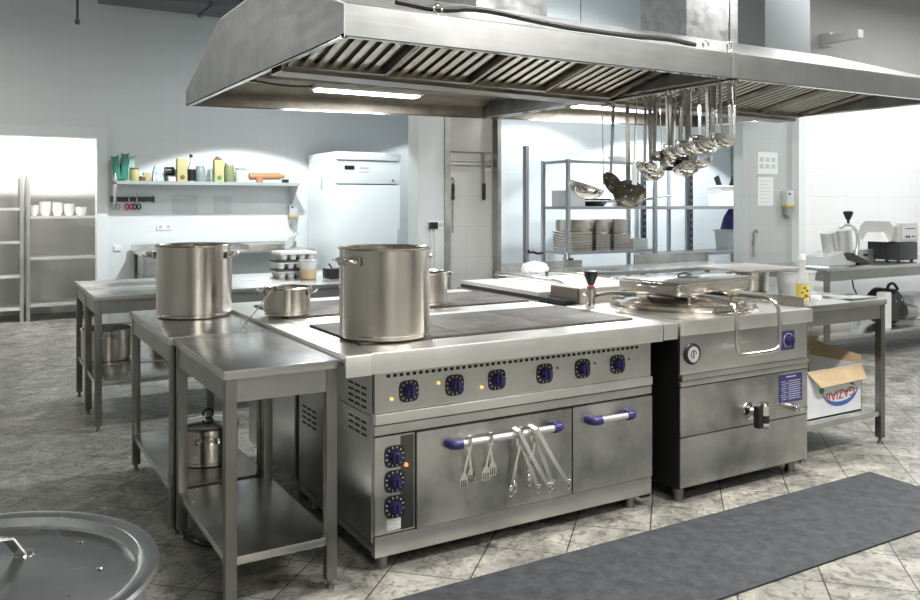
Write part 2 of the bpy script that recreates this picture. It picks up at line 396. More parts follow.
# partition with the pillar and the cream knife panel
m = MB(); m.box(3.62, 3.90, 6.92, 7.12, 0, H); struct('wall_pillar', m, pmat('pillar_paint', (0.62, 0.64, 0.65), 0.5))
m = MB(); m.box(3.96, 4.50, 7.0, 7.1, 0, H); struct('wall_knives', m, T_KNIFE)
m = MB(); m.box(3.90, 3.96, 6.9, 7.1, 0, 2.6); struct('trim_2', m, S_DULL)
m = MB(); m.box(4.50, 4.54, 6.9, 7.1, 0, 2.6); struct('trim_3', m, S_DULL)
# bay with the racks
m = MB(); m.box(4.54, 8.6, 7.6, 7.7, 0, H); struct('wall_bay', m, T_BAY)
# pier with the notices, bright wall on the right
m = MB(); m.box(6.80, 7.56, 5.85, 5.97, 0, H); struct('wall_pier', m, T_PIER)
m = MB(); m.box(7.56, 7.66, 5.76, 5.9, 0, 2.75); struct('trim_4', m, PAINT_W)
m = MB(); m.box(7.60, 11.0, 5.78, 5.9, 0, 2.75); struct('wall_tiled_right', m, T_RIGHT)
m = MB(); m.box(7.56, 11.0, 5.74, 5.92, 2.75, H); struct('wall_right_upper', m, pmat('beige_grey_upper', (0.30, 0.29, 0.275), 0.7))  # upper part of the wall, greyer and darker than the tiles below

# overhead ducts
t = thing('ventilation_duct', 'long grey ventilation duct running high along the back wall', 'duct', (3.5, 9.95, 3.7))
m = MB(); m.box(1.25, 7.0, 9.7, 10.3, 3.71, 3.93, 0.01); m.build('duct_body', pmat('duct_grey', (0.13, 0.135, 0.145), 0.5, 0.3), t)
for x in (2.4, 3.6, 4.8, 6.0):
    m = MB(); m.box(x - 0.02, x + 0.02, 9.67, 10.33, 3.69, 3.945); m.build('flange', MATS['duct_grey'], t)
def vduct(x0, x1, y0, y1, z0, label):
    t = thing('exhaust_duct', label, 'duct', ((x0 + x1) / 2, (y0 + y1) / 2, z0))
    m = MB(); m.box(x0, x1, y0, y1, z0, H - 0.01, 0.004); m.build('duct_body', S_DUCT, t)
    m = MB(); m.box(x0 - .02, x1 + .02, y0 - .02, y1 + .02, z0, z0 + .03); m.build('flange', S_DUCT, t); m = MB(); m.box(x0 - .015, x1 + .015, y0 - .015, y1 + .015, 3.3, 3.34); m.build('flange', S_DUCT, t)
S_DUCT = steel('galvanised_duct', (0.36, 0.37, 0.38), 0.42, (2, 2, 8), grime=0.3, blotch=12)
vduct(2.34, 2.81, 3.8, 4.4, 2.43, 'square steel exhaust duct rising from the hood section with the long left end')
vduct(3.90, 4.37, 3.8, 4.22, 2.43, 'square steel exhaust duct rising from the right hood section, nearest the hanging ladles')
t = thing('supply_duct', 'pale grey air duct coming down from the ceiling in front of the notice pier', 'duct', (6.4, 5.3, 2.5))
m = MB(); m.box(6.1, 6.72, 5.0, 5.6, 2.5, H - .01, 0.005); m.build('duct_body', pmat('duct_pale', (0.22, 0.235, 0.24), 0.5, 0.2), t)
m = MB(); m.box(6.08, 6.74, 4.98, 5.62, 2.5, 2.53); m.build('flange', MATS['duct_pale'], t)
m = MB(); m.cyl((0.85, 8.4, 3.11), (0.85, 8.4, H - .002), 0.012, seg=10); m.lathe([(0.02, 3.08), (0.024, 3.11), (0.012, 3.13)], (0.85, 8.4, 0), 12)
tag(m.build('hanging_rod', pmat('dark_rod', (0.08, 0.08, 0.085), 0.5)), 'thin dark rod hanging from the ceiling at the upper left', 'rod')
# unseen ceiling fixtures, most of them added to carry the area lights
places = ['above the pot with the flat lid', 'above the long rubber mat', 'along the front edge of the hood, above the range', 'above the floor right of the mat', 'on the far left over the open floor', 'over the rack bay entrance',
          'over the slicing machines table', 'over the grey shelving rack', 'inside the store room', 'over the white upright fridge', 'at the near end of the kitchen']
for (x, y, z, sx, sy, p, c), pl in zip(LAMPS, places):
    t = thing('unseen_ceiling_light', 'unseen tube light fixture hung ' + pl, 'light', (x, y, z))
    m = MB(); m.box(x - sx / 2 - .03, x + sx / 2 + .03, y - sy / 2 - .03, y + sy / 2 + .03, z, z + 0.07, 0.01); m.build('housing', WHITE_G, t)
    m = MB(); m.box(x - sx / 2, x + sx / 2, y - sy / 2, y + sy / 2, z - 0.06, z - 0.001, 0.02); m.build('diffuser', LAMP_E, t)
    top = 2.79 if pl.startswith('inside') else H - .001
    m = MB()
    for s in (-1, 1):
        ox, oy = (s * sx * .35, 0) if sx > sy else (0, s * sy * .35)
        m.cyl((x + ox, y + oy, z + .065), (x + ox, y + oy, top), 0.006, seg=8)
    m.build('suspension', WHITE_G, t)

for (x, y, z, p, ha), lb in zip(PENDANTS, ('shaded pendant lamp hidden behind the slanted hood end, over the sink counter', 'shaded pendant lamp in front of the left shelving rack', 'shaded pendant lamp in front of the right shelving rack', 'shaded pendant lamp right of the white fridge')):
    t = thing('pendant_lamp', lb, 'lamp', (x, y, z))
    m = MB(); m.lathe([(.07, z + .10), (.075, z + .095), (.115, z - .0), (.112, z - .0), (.07, z + .09), (.0, z + .09), (0, z + .10)], (x, y, 0), 28, cap=False); m.build('lamp_shade', WHITE_G, t)
    m = MB(); m.cyl((x, y, z + .095), (x, y, z + .16), .02); m.cyl((x, y, z + .15), (x, y, H - .001), .004, seg=8); m.build('cord', BLACK, t)
    m = MB(); m.ball((x, y, z + .055), .03); m.build('bulb', LAMP_E, t)

# ================================================================== HOOD
def yb(x): return 5.30 - 0.145 * (x - 1.15)
def hood(x0, x1, lx, label):
    t = thing('extractor_hood', label, 'extractor hood', ((x0 + x1) / 2, 2.77, 2.03), 'island hood sections')
    y0 = 2.77; zb, zs, zt = 2.03, 2.143, 2.41
    def prof(x):
        s = yb(x) - 5.3
        return [(x, y0, zb), (x, y0, zs), (x, 3.55, zt), (x, 4.48 + s, zt), (x, yb(x), zs - .02), (x, yb(x), zb)]
    A, B = prof(x0), prof(x1)
    m = MB()
    for i in range(5): m.sheet([A[i], B[i], B[i + 1], A[i + 1]], 0.006)
    m.build('canopy', S_HOOD, t)
    m = MB(); m.sheet([(x0 + .012, 4.45 + A[3][1] - 4.48, zt - .012), (x1 - .012, 4.45 + B[3][1] - 4.48, zt - .012), (x1 - .012, yb(x1) - .012, zs - .03), (x0 + .012, yb(x0) - .012, zs - .03)], -.003); m.sheet([(x0 + .012, yb(x0) - .012, zs - .03), (x1 - .012, yb(x1) - .012, zs - .03), (x1 - .012, yb(x1) - .012, zb + .01), (x0 + .012, yb(x0) - .012, zb + .01)], -.003); m.build('added_lining', S_LINER, t)  # sheets added inside the back slope to mute the lamp's reflection
    m = MB()
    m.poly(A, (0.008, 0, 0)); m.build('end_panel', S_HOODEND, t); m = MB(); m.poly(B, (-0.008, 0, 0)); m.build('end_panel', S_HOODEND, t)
    m = MB()
    for X_, d in ((x0, 1), (x1, -1)): m.box(min(X_, X_ + d * .02), max(X_, X_ + d * .02), y0, yb(X_), zb - .004, zb + .006)
    m.box(x0, x1, y0 - .003, y0 + .025, zb - .004, zb + .008); m.sheet([(x0, yb(x0) - .02, zb), (x1, yb(x1) - .02, zb), (x1, yb(x1) + .003, zb), (x0, yb(x0) + .003, zb)], 0.008)
    m.build('rim', S_POLISH, t)
    # V shaped filter bank: gutter in the middle, filters leaning out to the front
    gz = 2.0
    def gy(x): return 3.48 + .085 * (x - 1.15)
    m = MB(); xa, xb = x0 + .01, x1 - .01
    m.poly([(xa, gy(xa), gz), (xb, gy(xb), gz), (xb, gy(xb) + .15, gz), (xa, gy(xa) + .15, gz)], (0, 0, .005))
    for o_ in (0, .15): m.poly([(xa, gy(xa) + o_, gz), (xb, gy(xb) + o_, gz), (xb, gy(xb) + o_ + .004, gz), (xa, gy(xa) + o_ + .004, gz)], (0, 0, .045))
    m.build('grease_gutter', S_INNER, t)
    n = 4; wd = (x1 - x0 - .06) / n
    for k in range(n):
        fa = Vector((0, gy(x0 + .03 + (k + .5) * wd) - .004, gz + .045)); fb = Vector((0, 3.00, 2.18)); dv = (fb - fa); nrm = Vector((0, -dv.z, dv.y)).normalized()
        if nrm.z > 0: nrm = -nrm
        fx0 = x0 + .03 + k * wd; fx1 = fx0 + wd - .006
        fr = MB()
        def bar(xa, xb, u0, u1, th, mb, lift=0.0):
            p = [fa + dv * u0 + Vector((xa, 0, 0)), fa + dv * u0 + Vector((xb, 0, 0)), fa + dv * u1 + Vector((xb, 0, 0)), fa + dv * u1 + Vector((xa, 0, 0))]
            mb.poly([q + nrm * lift for q in p], nrm * th)
        bar(fx0, fx1, 0.0, 0.04, 0.03, fr); bar(fx0, fx1, 0.96, 1.0, 0.03, fr); bar(fx0, fx0 + .012, 0, 1, .03, fr); bar(fx1 - .012, fx1, 0, 1, .03, fr)
        f = fr.build('grease_filter', S_INNER, t)
        fr = MB(); bar(fx0, fx1, 0.0, 1.0, 0.002, fr, -0.012); fr.build('back_plate', S_BACKP, f)
        q = MB(); nb = 7; st = (fx1 - fx0 - .03) / nb
        for j in range(nb):
            xa = fx0 + .018 + j * st
            p0 = [fa + dv * .04 + Vector((xa, 0, 0)), fa + dv * .04 + Vector((xa + st * .56, 0, 0))]
            a0, a1 = p0; q.poly([a0, a1, a1 + nrm * .002, (a0 + a1) / 2 + nrm * .007, a0 + nrm * .002], dv * .92)
        q.build('baffle', S_FILTER, f)
    s2 = MB(); s2.sheet([(x0 + .01, gy(x0) + .16, 2.045), (x1 - .01, gy(x1) + .16, 2.045), (x1 - .01, gy(x1) + .6, 2.38), (x0 + .01, gy(x0) + .6, 2.38)], .004); s2.build('back_filter_panel', S_INNER, t)
    # light rail with the tube lamp
    m = MB(); m.box(x0 + .012, x1 - .012, lx[2] - .10, lx[2] + .10, 2.135, 2.185, .004); rl = m.build('light_rail', S_INNER, t)
    m = MB(); m.box(lx[0] - .02, lx[1] + .02, lx[2] - .06, lx[2] + .06, 2.112, 2.135, .004); lm = m.build('lamp', WHITE_G, t)
    m = MB(); m.box(lx[0], lx[1], lx[2] - .045, lx[2] + .045, 2.100, 2.112, .003); m.build('diffuser', LAMP_E, lm)
    m = MB(); m.tube([(lx[0] - .02, lx[2], 2.125), (lx[0] - .2, lx[2] - .04, 2.11), (x0 + .25, lx[2] - .02, 2.13), (x0 + .05, lx[2], 2.14)], .006, 8, smooth=2); m.build('cable', BLACK, t)
    return t
hood(1.15, 3.145, (1.78, 2.46, 4.72), 'left section of the big steel island hood, its slanted end facing the left wall')
hood(3.175, 4.97, (3.64, 4.36, 4.60), 'right section of the steel island hood, the one in front of the notice pier')
# joint strip, hanging ring, cable
m = MB(); m.box(3.145, 3.175, 2.762, 2.772, 2.03, 2.15)
tag(m.build('joint_strip', S_TONGS), 'bright narrow steel strip covering the joint between the hood sections', 'strip')
t = thing('suspension_cable', 'steel cable with shackle holding the hood above the joint strip', 'cable', (3.16, 2.80, 2.16))
m = MB(); m.cyl((3.16, 2.80, 2.20), (3.16, 2.80, H - .001), .005, seg=8); m.build('wire', S_POLISH, t)
m = MB(); m.tube([(3.16 + .016 * math.cos(a), 2.80, 2.185 + .026 * math.sin(a)) for a in [k * .524 for k in range(12)]], .004, 8, closed=True); m.build('shackle', S_POLISH, t)
m = MB(); m.tube([(1.4, 2.86, 2.20), (1.6, 2.85, 2.185), (1.75, 2.84, 2.215), (2.1, 2.835, 2.185), (2.5, 2.84, 2.18), (2.8, 2.84, 2.195), (2.98, 2.85, 2.185)], .012, 8, smooth=2)
tag(m.build('power_cable', BLACK), 'black cable lying along the top front edge of the hood', 'cable')
for i, (x, lb) in enumerate(((1.55, 'steel eye ring bolted on the left part of the hood front edge'), (3.0, 'steel eye ring bolted on the hood front edge beside the joint strip'))):
    m = MB(); m.tube([(x + .018 * math.cos(a), 2.80, 2.178 + .018 * math.sin(a)) for a in [k * .524 for k in range(12)]], .005, 8, closed=True); m.cyl((x, 2.80, 2.148), (x, 2.80, 2.162), .006, seg=8)
    tag(m.build('eye_ring', S_POLISH), lb, 'ring')

# utensil rail under the joint
t = thing('utensil_rail', 'steel hanging rail with hooks under the joint of the hood sections', 'rail', (3.16, 3.2, 2.03))
m = MB(); m.tube([(3.16, 2.79, 2.022), (3.16, 3.80, 2.012)], .007, 10); m.cyl((3.16, 2.80, 2.02), (3.16, 2.80, 2.06), .006); m.cyl((3.16, 3.78, 2.01), (3.16, 3.78, 2.06), .006); m.build('rod', S_POLISH, t)
def utensil(kind, L, r):
    """a utensil hanging from the origin downwards"""
    o = thing(kind, '', 'utensil')
    m = MB(); m.strip([(0, 0, .008), (.004, 0, -.02), (0, 0, -L * .5), (-.004, 0, -L)], (0, .024, 0), .0035)
    m.strip([(0, 0, .008), (-.012, 0, .014), (-.018, 0, .002), (-.014, 0, -.012)], (0, .014, 0), .003); m.build('handle', S_POLISH, o)
    m = MB()
    if kind == 'ladle' or kind == 'small_ladle':
        n = 8; pr = [(r * math.sin(a), -r * .72 * math.cos(a)) for a in [math.pi / 2 * k / n for k in range(n + 1)]]
        pr2 = [(x * .95, z + .002) for x, z in reversed(pr)]
        M = Matrix.Translation((r * .9, 0, -L - .004)) @ Matrix.Rotation(R(-18), 4, 'Y')
        m.lathe(pr + [(r * 1.04, .003)] + pr2, (0, 0, 0), 28, M, cap=False)
        m.build('bowl', S_POLISH, o)
    elif kind == 'skimmer':
        M = Matrix.Translation((.25 * r, 0, -L - r * .85)) @ Matrix.Rotation(R(62), 4, 'Y')
        m.lathe([(0, .012), (r * .5, .008), (r * .9, .0), (r, -.006), (r * 1.02, -.002), (r * .9, .003), (r * .5, .011), (0, .015)], (0, 0, 0), 32, M, cap=False)
        m.build('disc', SKIM, o)
    else:   # spatula
        m.poly([(-.004, -.02, -L), (-.004, .02, -L), (-.004, .045, -L - .04), (-.004, .045, -L - .13), (-.004, -.045, -L - .13), (-.004, -.045, -L - .04)], (.002, 0, 0)); m.build('blade', S_POLISH, o)
    return o
SKIM = steel('perforated_skimmer', (0.17, 0.155, 0.13), 0.35, (1, 1, 1), grime=0.3)
vn = nd(SKIM, 'ShaderNodeTexVoronoi'); vn.inputs['Scale'].default_value = 60; tcx = nd(SKIM, 'ShaderNodeTexCoord'); lk(SKIM, tcx.outputs['Object'], vn.inputs['Vector'])
mr = nd(SKIM, 'ShaderNodeMapRange'); mr.inputs['From Min'].default_value = .18; mr.inputs['From Max'].default_value = .28; lk(SKIM, vn.outputs['Distance'], mr.inputs['Value'])
lk(SKIM, mr.outputs[0], SKIM.node_tree.nodes['Principled BSDF'].inputs['Alpha'])
protos = {}
def px_on_x(px, X=3.16):
    k = (px - 460) / 831.0; fx, fy = math.sin(YAW), math.cos(YAW); rx, ry = math.cos(YAW), -math.sin(YAW)
    return X * (rx - k * fx) / (k * fy - ry)
HUNG = [  # kind, length, radius, px of hook, yaw, label
 ('ladle', .40, .084, 603, 150, 'large ladle at the far end of the rail, bowl tipped toward the left'),
 ('skimmer', .34, .062, 613, 280, 'dark round skimmer hanging second from the far end of the rail'),
 ('skimmer', .385, .070, 627, 238, 'largest perforated skimmer, its round disc lowest of all hanging utensils'),
 ('spatula', .30, .05, 636, 300, 'flat turner with a dark blade hanging above the largest skimmer'),
 ('ladle', .36, .050, 645, 280, 'small deep ladle hanging just right of the largest skimmer'),
 ('small_ladle', .28, .040, 655, 255, 'short ladle with its bowl high among the middle utensils'),
 ('ladle', .33, .055, 661, 140, 'ladle with its bowl low in the middle of the hanging utensils'),
 ('spatula', .25, .05, 668, 60, 'narrow flat turner hanging in the middle of the rail'),
 ('ladle', .35, .060, 675, 300, 'ladle hanging low, lowest bowl right of the middle of the rail'),
 ('small_ladle', .36, .040, 681, 250, 'thin-handled ladle behind the cluster of low bowls'),
 ('spatula', .27, .05, 686, 20, 'flat slotted turner just before the row of wide ladles'),
 ('ladle', .28, .062, 691, 150, 'leftmost of the wide bright ladles near the front of the rail'),
 ('ladle', .27, .060, 700, 170, 'wide bright ladle second from the left of the front row'),
 ('small_ladle', .27, .045, 707, 240, 'smaller bright ladle tucked between wide ladles near the front'),
 ('ladle', .27, .065, 714, 185, 'wide bright ladle in the middle of the front row of ladles'),
 ('ladle', .26, .062, 721, 160, 'wide bright ladle second from the front end of the rail'),
 ('small_ladle', .33, .045, 650, 200, 'small ladle with a thin handle left of the middle cluster'),
 ('ladle', .31, .048, 670, 235, 'ladle at the back of the middle cluster, bowl half hidden'),
 ('small_ladle', .33, .050, 690, 320, 'low small ladle below the first wide bright ladle'),
 ('ladle', .265, .058, 717, 140, 'wide bright ladle crowded among the front row, just left of the last three'),
 ('small_ladle', .26, .050, 729, 175, 'small bright ladle hanging beside the front end of the rail'),
 ('ladle', .25, .052, 735, 165, 'ladle at the very front end of the rail, by the joint strip'),
]
for kind, L, r, px, yaw, lab in HUNG:
    far = max(0.0, min(1.0, (720 - px) / 100.0)); L *= 1.03 + .13 * far; r *= 1.16 + .10 * far
    y = px_on_x(px); tilt = random.uniform(-3, 3)
    o = utensil(kind, L, r); o.location = (3.16, y, 2.0 + .008 + (y - 2.79) * -.01)
    o.rotation_euler = (R(tilt), 0, R(yaw))
    o['label'] = lab; o['category'] = 'ladle' if 'ladle' in kind else ('skimmer' if kind == 'skimmer' else 'spatula'); o['group'] = 'utensils hanging under the hood'

# ================================================================== COOKING ISLAND
def knob(cx, y, cz, par, r=.0215, plate=.043, marks=True):
    """square dark scale plate with a violet knob, facing -y"""
    p = MB()
    n = 24
    pts = []
    for k in range(n):
        a = 2 * math.pi * k / n; c, s_ = math.cos(a), math.sin(a); q = 1 / (abs(c) ** 4 + abs(s_) ** 4) ** .25
        pts.append((cx + plate * q * c, y, cz + plate * q * s_))
    p.poly(pts, (0, -.003, 0)); pl = p.build('scale_plate', pmat('knob_scale_black', (0.012, 0.012, 0.016), .3), par)
    if marks:
        q = MB()
        for k in range(12):
            a = 2 * math.pi * k / 12 + .26; rr = plate * .84
            M = Matrix.Translation((cx + rr * math.cos(a), y - .0034, cz + rr * math.sin(a))) @ Matrix.Rotation(-a, 4, 'Y')
            q.box(-.004, .004, -.0005, .0005, -.0013, .0013, M=M)
        q.build('scale_marks', PAPER, pl)
    k_ = MB(); k_.cyl((cx, y - .003, cz), (cx, y - .012, cz), r * 1.12, r * 1.12, 28); k_.cyl((cx, y - .012, cz), (cx, y - .034, cz), r, r * .86, 28)
    k_.box(cx - .006, cx + .006, y - .044, y - .012, cz - r * .95, cz + r * .95, .003)
    k_.build('knob', PURPLE_K, pl)
    return pl
def vents(par, X, ys, zs, mat=DARK):
    m = MB()
    for y in ys:
        for z in zs: m.box(X - .0025, X + .001, y - .022, y + .022, z - .004, z + .004)
    return m.build('vent_slots', mat, par)

# --- front range ---------------------------------------------------
RX0, RX1, RY = 1.345, 2.772, 2.93
t = rng = thing('electric_range', 'big steel electric range at the front of the island, with six knobs and wide oven', 'range', (2.04, 3.35, 0))
m = MB(); m.box(RX0, RX1, RY + .012, 3.78, .10, .835); m.build('body', S_V, t)
m = MB(); m.lip_top(1.295, 2.775, 2.85, 3.815, .868, .787, .835); m.build('worktop', S_FRAME, t)
m = MB(); m.box(RX0 + .02, RX1 - .02, 2.875, RY + .02, .80, .834); m.build('vent_channel', S_DULL, t)
m = MB()
for k in range(46):
    x = RX0 + .05 + k * .0285; m.box(x, x + .014, RY - .003, RY + .001, .750, .762)
m.build('vent_slots', DARK, t)
# control panel, slightly recessed
m = MB(); m.box(RX0, RX1, RY, RY + .02, .615, .80); cp = m.build('control_panel', S_H, t)
for i, x in enumerate((1.491, 1.70, 1.905, 2.153, 2.363, 2.568)):
    knob(x, RY, .688, cp)
    lm = MB(); lx = (x - .075, x - .075, x - .075, x + .07, x + .07, x + .068)[i]; lz = .665 if i in (0, 2) else .705
    lm.cyl((lx, RY, lz), (lx, RY - .006, lz), .006, .005, 12); o = lm.build('pilot_light', ORANGE_L if i < 3 else ORANGE_D, cp)
    o['label'] = 'lit orange pilot light' if i < 3 else 'unlit amber pilot light'
m = MB(); m.box(RX0 - .003, RX1 + .003, RY - .012, RY + .02, .572, .612, .004); m.build('upper_trim', S_FRAME, t)  # bright reflected band put into the colour by this lighter steel
m = MB(); m.box(RX0 - .003, RX1 + .003, RY - .005, RY + .02, .530, .567, .003); m.build('lower_trim', S_H, t)
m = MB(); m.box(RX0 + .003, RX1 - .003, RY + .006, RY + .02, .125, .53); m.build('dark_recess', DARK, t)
m = MB(); m.box(RX0, 1.518, RY, RY + .012, .142, .522, .002); sp = m.build('oven_control_panel', S_V, t)
m = MB(); m.box(1.455, 1.512, RY - .0015, RY + .001, .148, .516); m.build('dark_inlay', pmat('dark_mirror_strip', (.10, .10, .09), .2, .8), sp)
for z in (.440, .343, .244): knob(1.428, RY - .002, z, sp)
m = MB(); m.cyl((1.478, RY - .001, .40), (1.478, RY - .008, .40), .008, .007, 14); o = m.build('pilot_light', RED_L, sp); o['label'] = 'lit red pilot light'
m = MB(); m.box(1.395, 1.455, RY - .0025, RY, .155, .195); lb = m.build('rating_label', PAPER, sp)
m = MB()
for k in range(4): m.box(1.402, 1.448 - (k % 2) * .012, RY - .003, RY - .0024, .188 - k * .009, .1905 - k * .009)
m.build('label_print', INK, lb)
def oven_door(x0, x1, hx0, hx1, label):
    m = MB(); m.box(x0, x1, RY - .012, RY + .006, .142, .522, .004); d = m.build('oven_door', S_V2, t); d['label'] = label
    m = MB(); m.tube([(hx0, RY - .058, .462), (hx1, RY - .058, .462)], .0145, 16, flat=1.0); h = m.build('door_handle', SILVERP, d); h['label'] = 'silver bar handle with violet ends'
    for hx, s in ((hx0, -1), (hx1, 1)):
        m = MB(); m.tube([(hx - s * .006, RY - .058, .462), (hx + s * .022, RY - .058, .462), (hx + s * .034, RY - .048, .462), (hx + s * .034, RY - .010, .462)], .0205, 16, smooth=1)
        m.build('handle_end', PURPLE, h)
    return d
S_V2 = steel('steel_oven_door', (0.50, 0.50, 0.48), 0.38, (40, 40, 1), grime=0.35, blotch=4)
oven_door(1.522, 2.293, 1.695, 2.165, 'wide oven door with utensils on its handle')
oven_door(2.300, RX1, 2.415, 2.58, 'narrow plain cupboard door')
m = MB(); m.box(RX0 - .002, RX1 + .002, RY - .004, RY + .03, .058, .138, .003); m.box(RX0, RX0 + .02, RY + .03, 3.78, .07, .138); m.build('plinth', S_H, t)
for x, y in ((1.395, 2.975), (2.68, 2.975), (1.395, 3.72), (2.68, 3.72)):
    m = MB(); m.cyl((x, y, .012), (x, y, .10), .026, seg=20); m.cyl((x, y, 0), (x, y, .014), .03, .028, 20); m.build('foot', S_LEG, t)
m = MB(); m.box(RX0 - .006, RX0, RY + .02, 3.30, .11, .60, .002); m.box(RX0 - .006, RX0, RY + .02, 3.30, .605, .83, .002); m.box(RX0 - .006, RX0, 3.31, 3.775, .11, .83, .002); sd = m.build('side_panel', S_V, t)
vents(sd, RX0 - .006, (3.02, 3.085, 3.15), (.70, .675, .65, .625)); vents(sd, RX0 - .006, (3.02, 3.085, 3.15), (.565, .54, .515))
vents(sd, RX0 - .006, (3.57, 3.635, 3.70), (.485, .46, .435, .41))
# hotplates
def plates(par, y0, y1):
    xs = (1.325, 1.80, 2.275, 2.745)
    for a, b in zip(xs, xs[1:]):
        m = MB(); m.box(a + .002, b - .002, y0, y1, .864, .878, .003); m.build('hotplate', PLATE, par)
    m = MB(); m.box(xs[0] - .006, xs[-1] + .006, y0 - .006, y1 + .006, .860, .8695); m.build('plate_recess', DARK, par)
plates(t, 3.02, 3.60)
# --- rear range (back to back) --------------------------------------
t = thing('rear_electric_range', 'second steel range with hotplates behind the front one, carrying the two small pots', 'range', (2.04, 4.2, 0))
m = MB(); m.box(RX0, RX1, 3.83, 4.60, .10, .835); m.build('body', S_V, t)
m = MB(); m.box(1.19, 2.775, 3.82, 4.68, .835, .868, .006); m.build('worktop', S_FRAME, t)
m = MB(); m.box(RX0 - .006, RX0, 3.835, 4.595, .11, .83, .002); sd = m.build('side_panel', S_V, t); vents(sd, RX0 - .006, (4.0, 4.06, 4.12), (.72, .70, .68))
for x, y in ((1.395, 3.88), (2.68, 3.88), (1.395, 4.54), (2.68, 4.54)):
    m = MB(); m.cyl((x, y, 0), (x, y, .10), .026, seg=16); m.build('foot', S_LEG, t)
plates(t, 3.885, 4.45)
# filler strip between table and range
t = thing('filler_strip', 'raised steel filler strip between the side table and the range', 'strip', (1.225, 3.5, .80))
m = MB(); m.lip_top(1.186, 1.289, 2.838, 3.815, .868, .787, .838); m.build('strip_top', S_FRAME, t)
m = MB(); m.box(1.24, 1.286, 2.95, 3.79, .80, .837); m.build('fixing_flange', S_DULL, t)

# --- narrow filler between range and kettle
t = thing('gap_strip', 'narrow steel strip covering the gap between the range and the boiling kettle', 'strip', (2.82, 3.3, 0))
m = MB(); m.lip_top(2.781, 2.868, 2.85, 3.60, .868, .790, .835); m.build('strip_top', S_FRAME, t)
m = MB(); m.box(2.80, 2.852, 3.02, 3.6, .0, .80); m.build('gap_shade_panel', pmat('gap_shade_black', (.03, .03, .03), .4, .5), t)  # black panel put in for the shade inside the gap

# --- boiling kettle ---------------------------------------------------
KX0, KX1, KY = 2.90, 3.825, 2.87
t = ket = thing('boiling_kettle', 'square steel boiling kettle with round hinged lid, gauge and drain tap, right of the range', 'boiling kettle', (3.36, 3.25, 0))
m = MB(); m.box(KX0, KX1, KY + .01, 3.62, .065, .80); m.build('body', MATS['gap_shade_black'], t)  # sides coloured black for the shaded gap beside the range
m = MB(); m.box(KX0 - .02, KX1 + .02, 2.842, 3.64, .80, .872, .012); m.build('worktop', S_FRAME, t)
m = MB(); m.box(KX0, KX1, KY - .004, KY + .01, .612, .80, .002); f = m.build('control_panel', S_H, t)
m = MB(); m.box(KX0, KX1, KY - .02, KY + .01, .588, .610, .003); m.box(KX0, KX1, KY - .008, KY + .01, .556, .583, .003); m.build('trim', S_H, t)
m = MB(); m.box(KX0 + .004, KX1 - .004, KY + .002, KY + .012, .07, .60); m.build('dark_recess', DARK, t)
m = MB(); m.box(KX0, KX1, KY - .006, KY + .004, .316, .551, .003); up = m.build('upper_front_panel', S_V2, t)
m = MB(); m.box(KX0, KX1, KY - .006, KY + .004, .075, .311, .003); m.build('lower_front_panel', S_V2, t)
for x, y in ((2.95, 2.93), (3.77, 2.93), (2.95, 3.56), (3.77, 3.56)):
    m = MB(); m.cyl((x, y, .012), (x, y, .07), .026, seg=18); m.cyl((x, y, 0), (x, y, .014), .03, .028, 18); m.build('foot', S_LEG, t)
# gauge
m = MB(); m.lathe([(0, 0), (.051, 0), (.051, .012), (.042, .017), (.038, .012), (0, .012)], (2.975, KY - .004, .708), 32, Matrix.Rotation(R(90), 4, 'X')); g = m.build('pressure_gauge', BLACK, f)
m = MB(); m.cyl((2.975, KY - .0165, .708), (2.975, KY - .018, .708), .037, seg=28); dl = m.build('dial', pmat('gauge_dial', (.42, .43, .43), .4), g)
m = MB(); m.tube([(2.975 + .018 * math.cos(a), KY - .0185, .708 + .018 * math.sin(a)) for a in [k * .4 for k in range(12)]], .002, 6); m.box(2.972, 2.978, KY - .020, KY - .018, .69, .725); m.build('needle', BLACK, dl)
# violet switch
m = MB(); m.box(3.622, 3.722, KY - .007, KY - .003, .665, .765, .003); sw = m.build('switch_plate', PURPLE, f)
m = MB(); m.tube([(3.672 + .036 * math.cos(a), KY - .008, .715 + .036 * math.sin(a)) for a in [k * .262 for k in range(24)]], .0014, 6, closed=True); m.build('scale_ring', PAPER, sw)
m = MB(); m.cyl((3.672, KY - .007, .715), (3.672, KY - .034, .715), .026, .022, 24); m.box(3.666, 3.678, KY - .042, KY - .02, .69, .74, .003); m.build('knob', PURPLE_D, sw)
# violet instruction label
m = MB(); m.box(3.600, 3.782, KY - .0075, KY - .005, .392, .538); lb = m.build('instruction_label', PURPLE, up)
m = MB()
m.box(3.655, 3.73, KY - .0085, KY - .007, .522, .528)
for k in range(9): m.box(3.612 + (k % 3) * .006, 3.655 + (k % 2) * .01, KY - .0082, KY - .007, .500 - k * .0115, .503 - k * .0115); m.box(3.672, 3.77 - (k % 2) * .01, KY - .0082, KY - .007, .500 - k * .0115, .504 - k * .0115)
m.build('label_print', pmat('pale_violet_print', (.42, .42, .52), .5), lb)
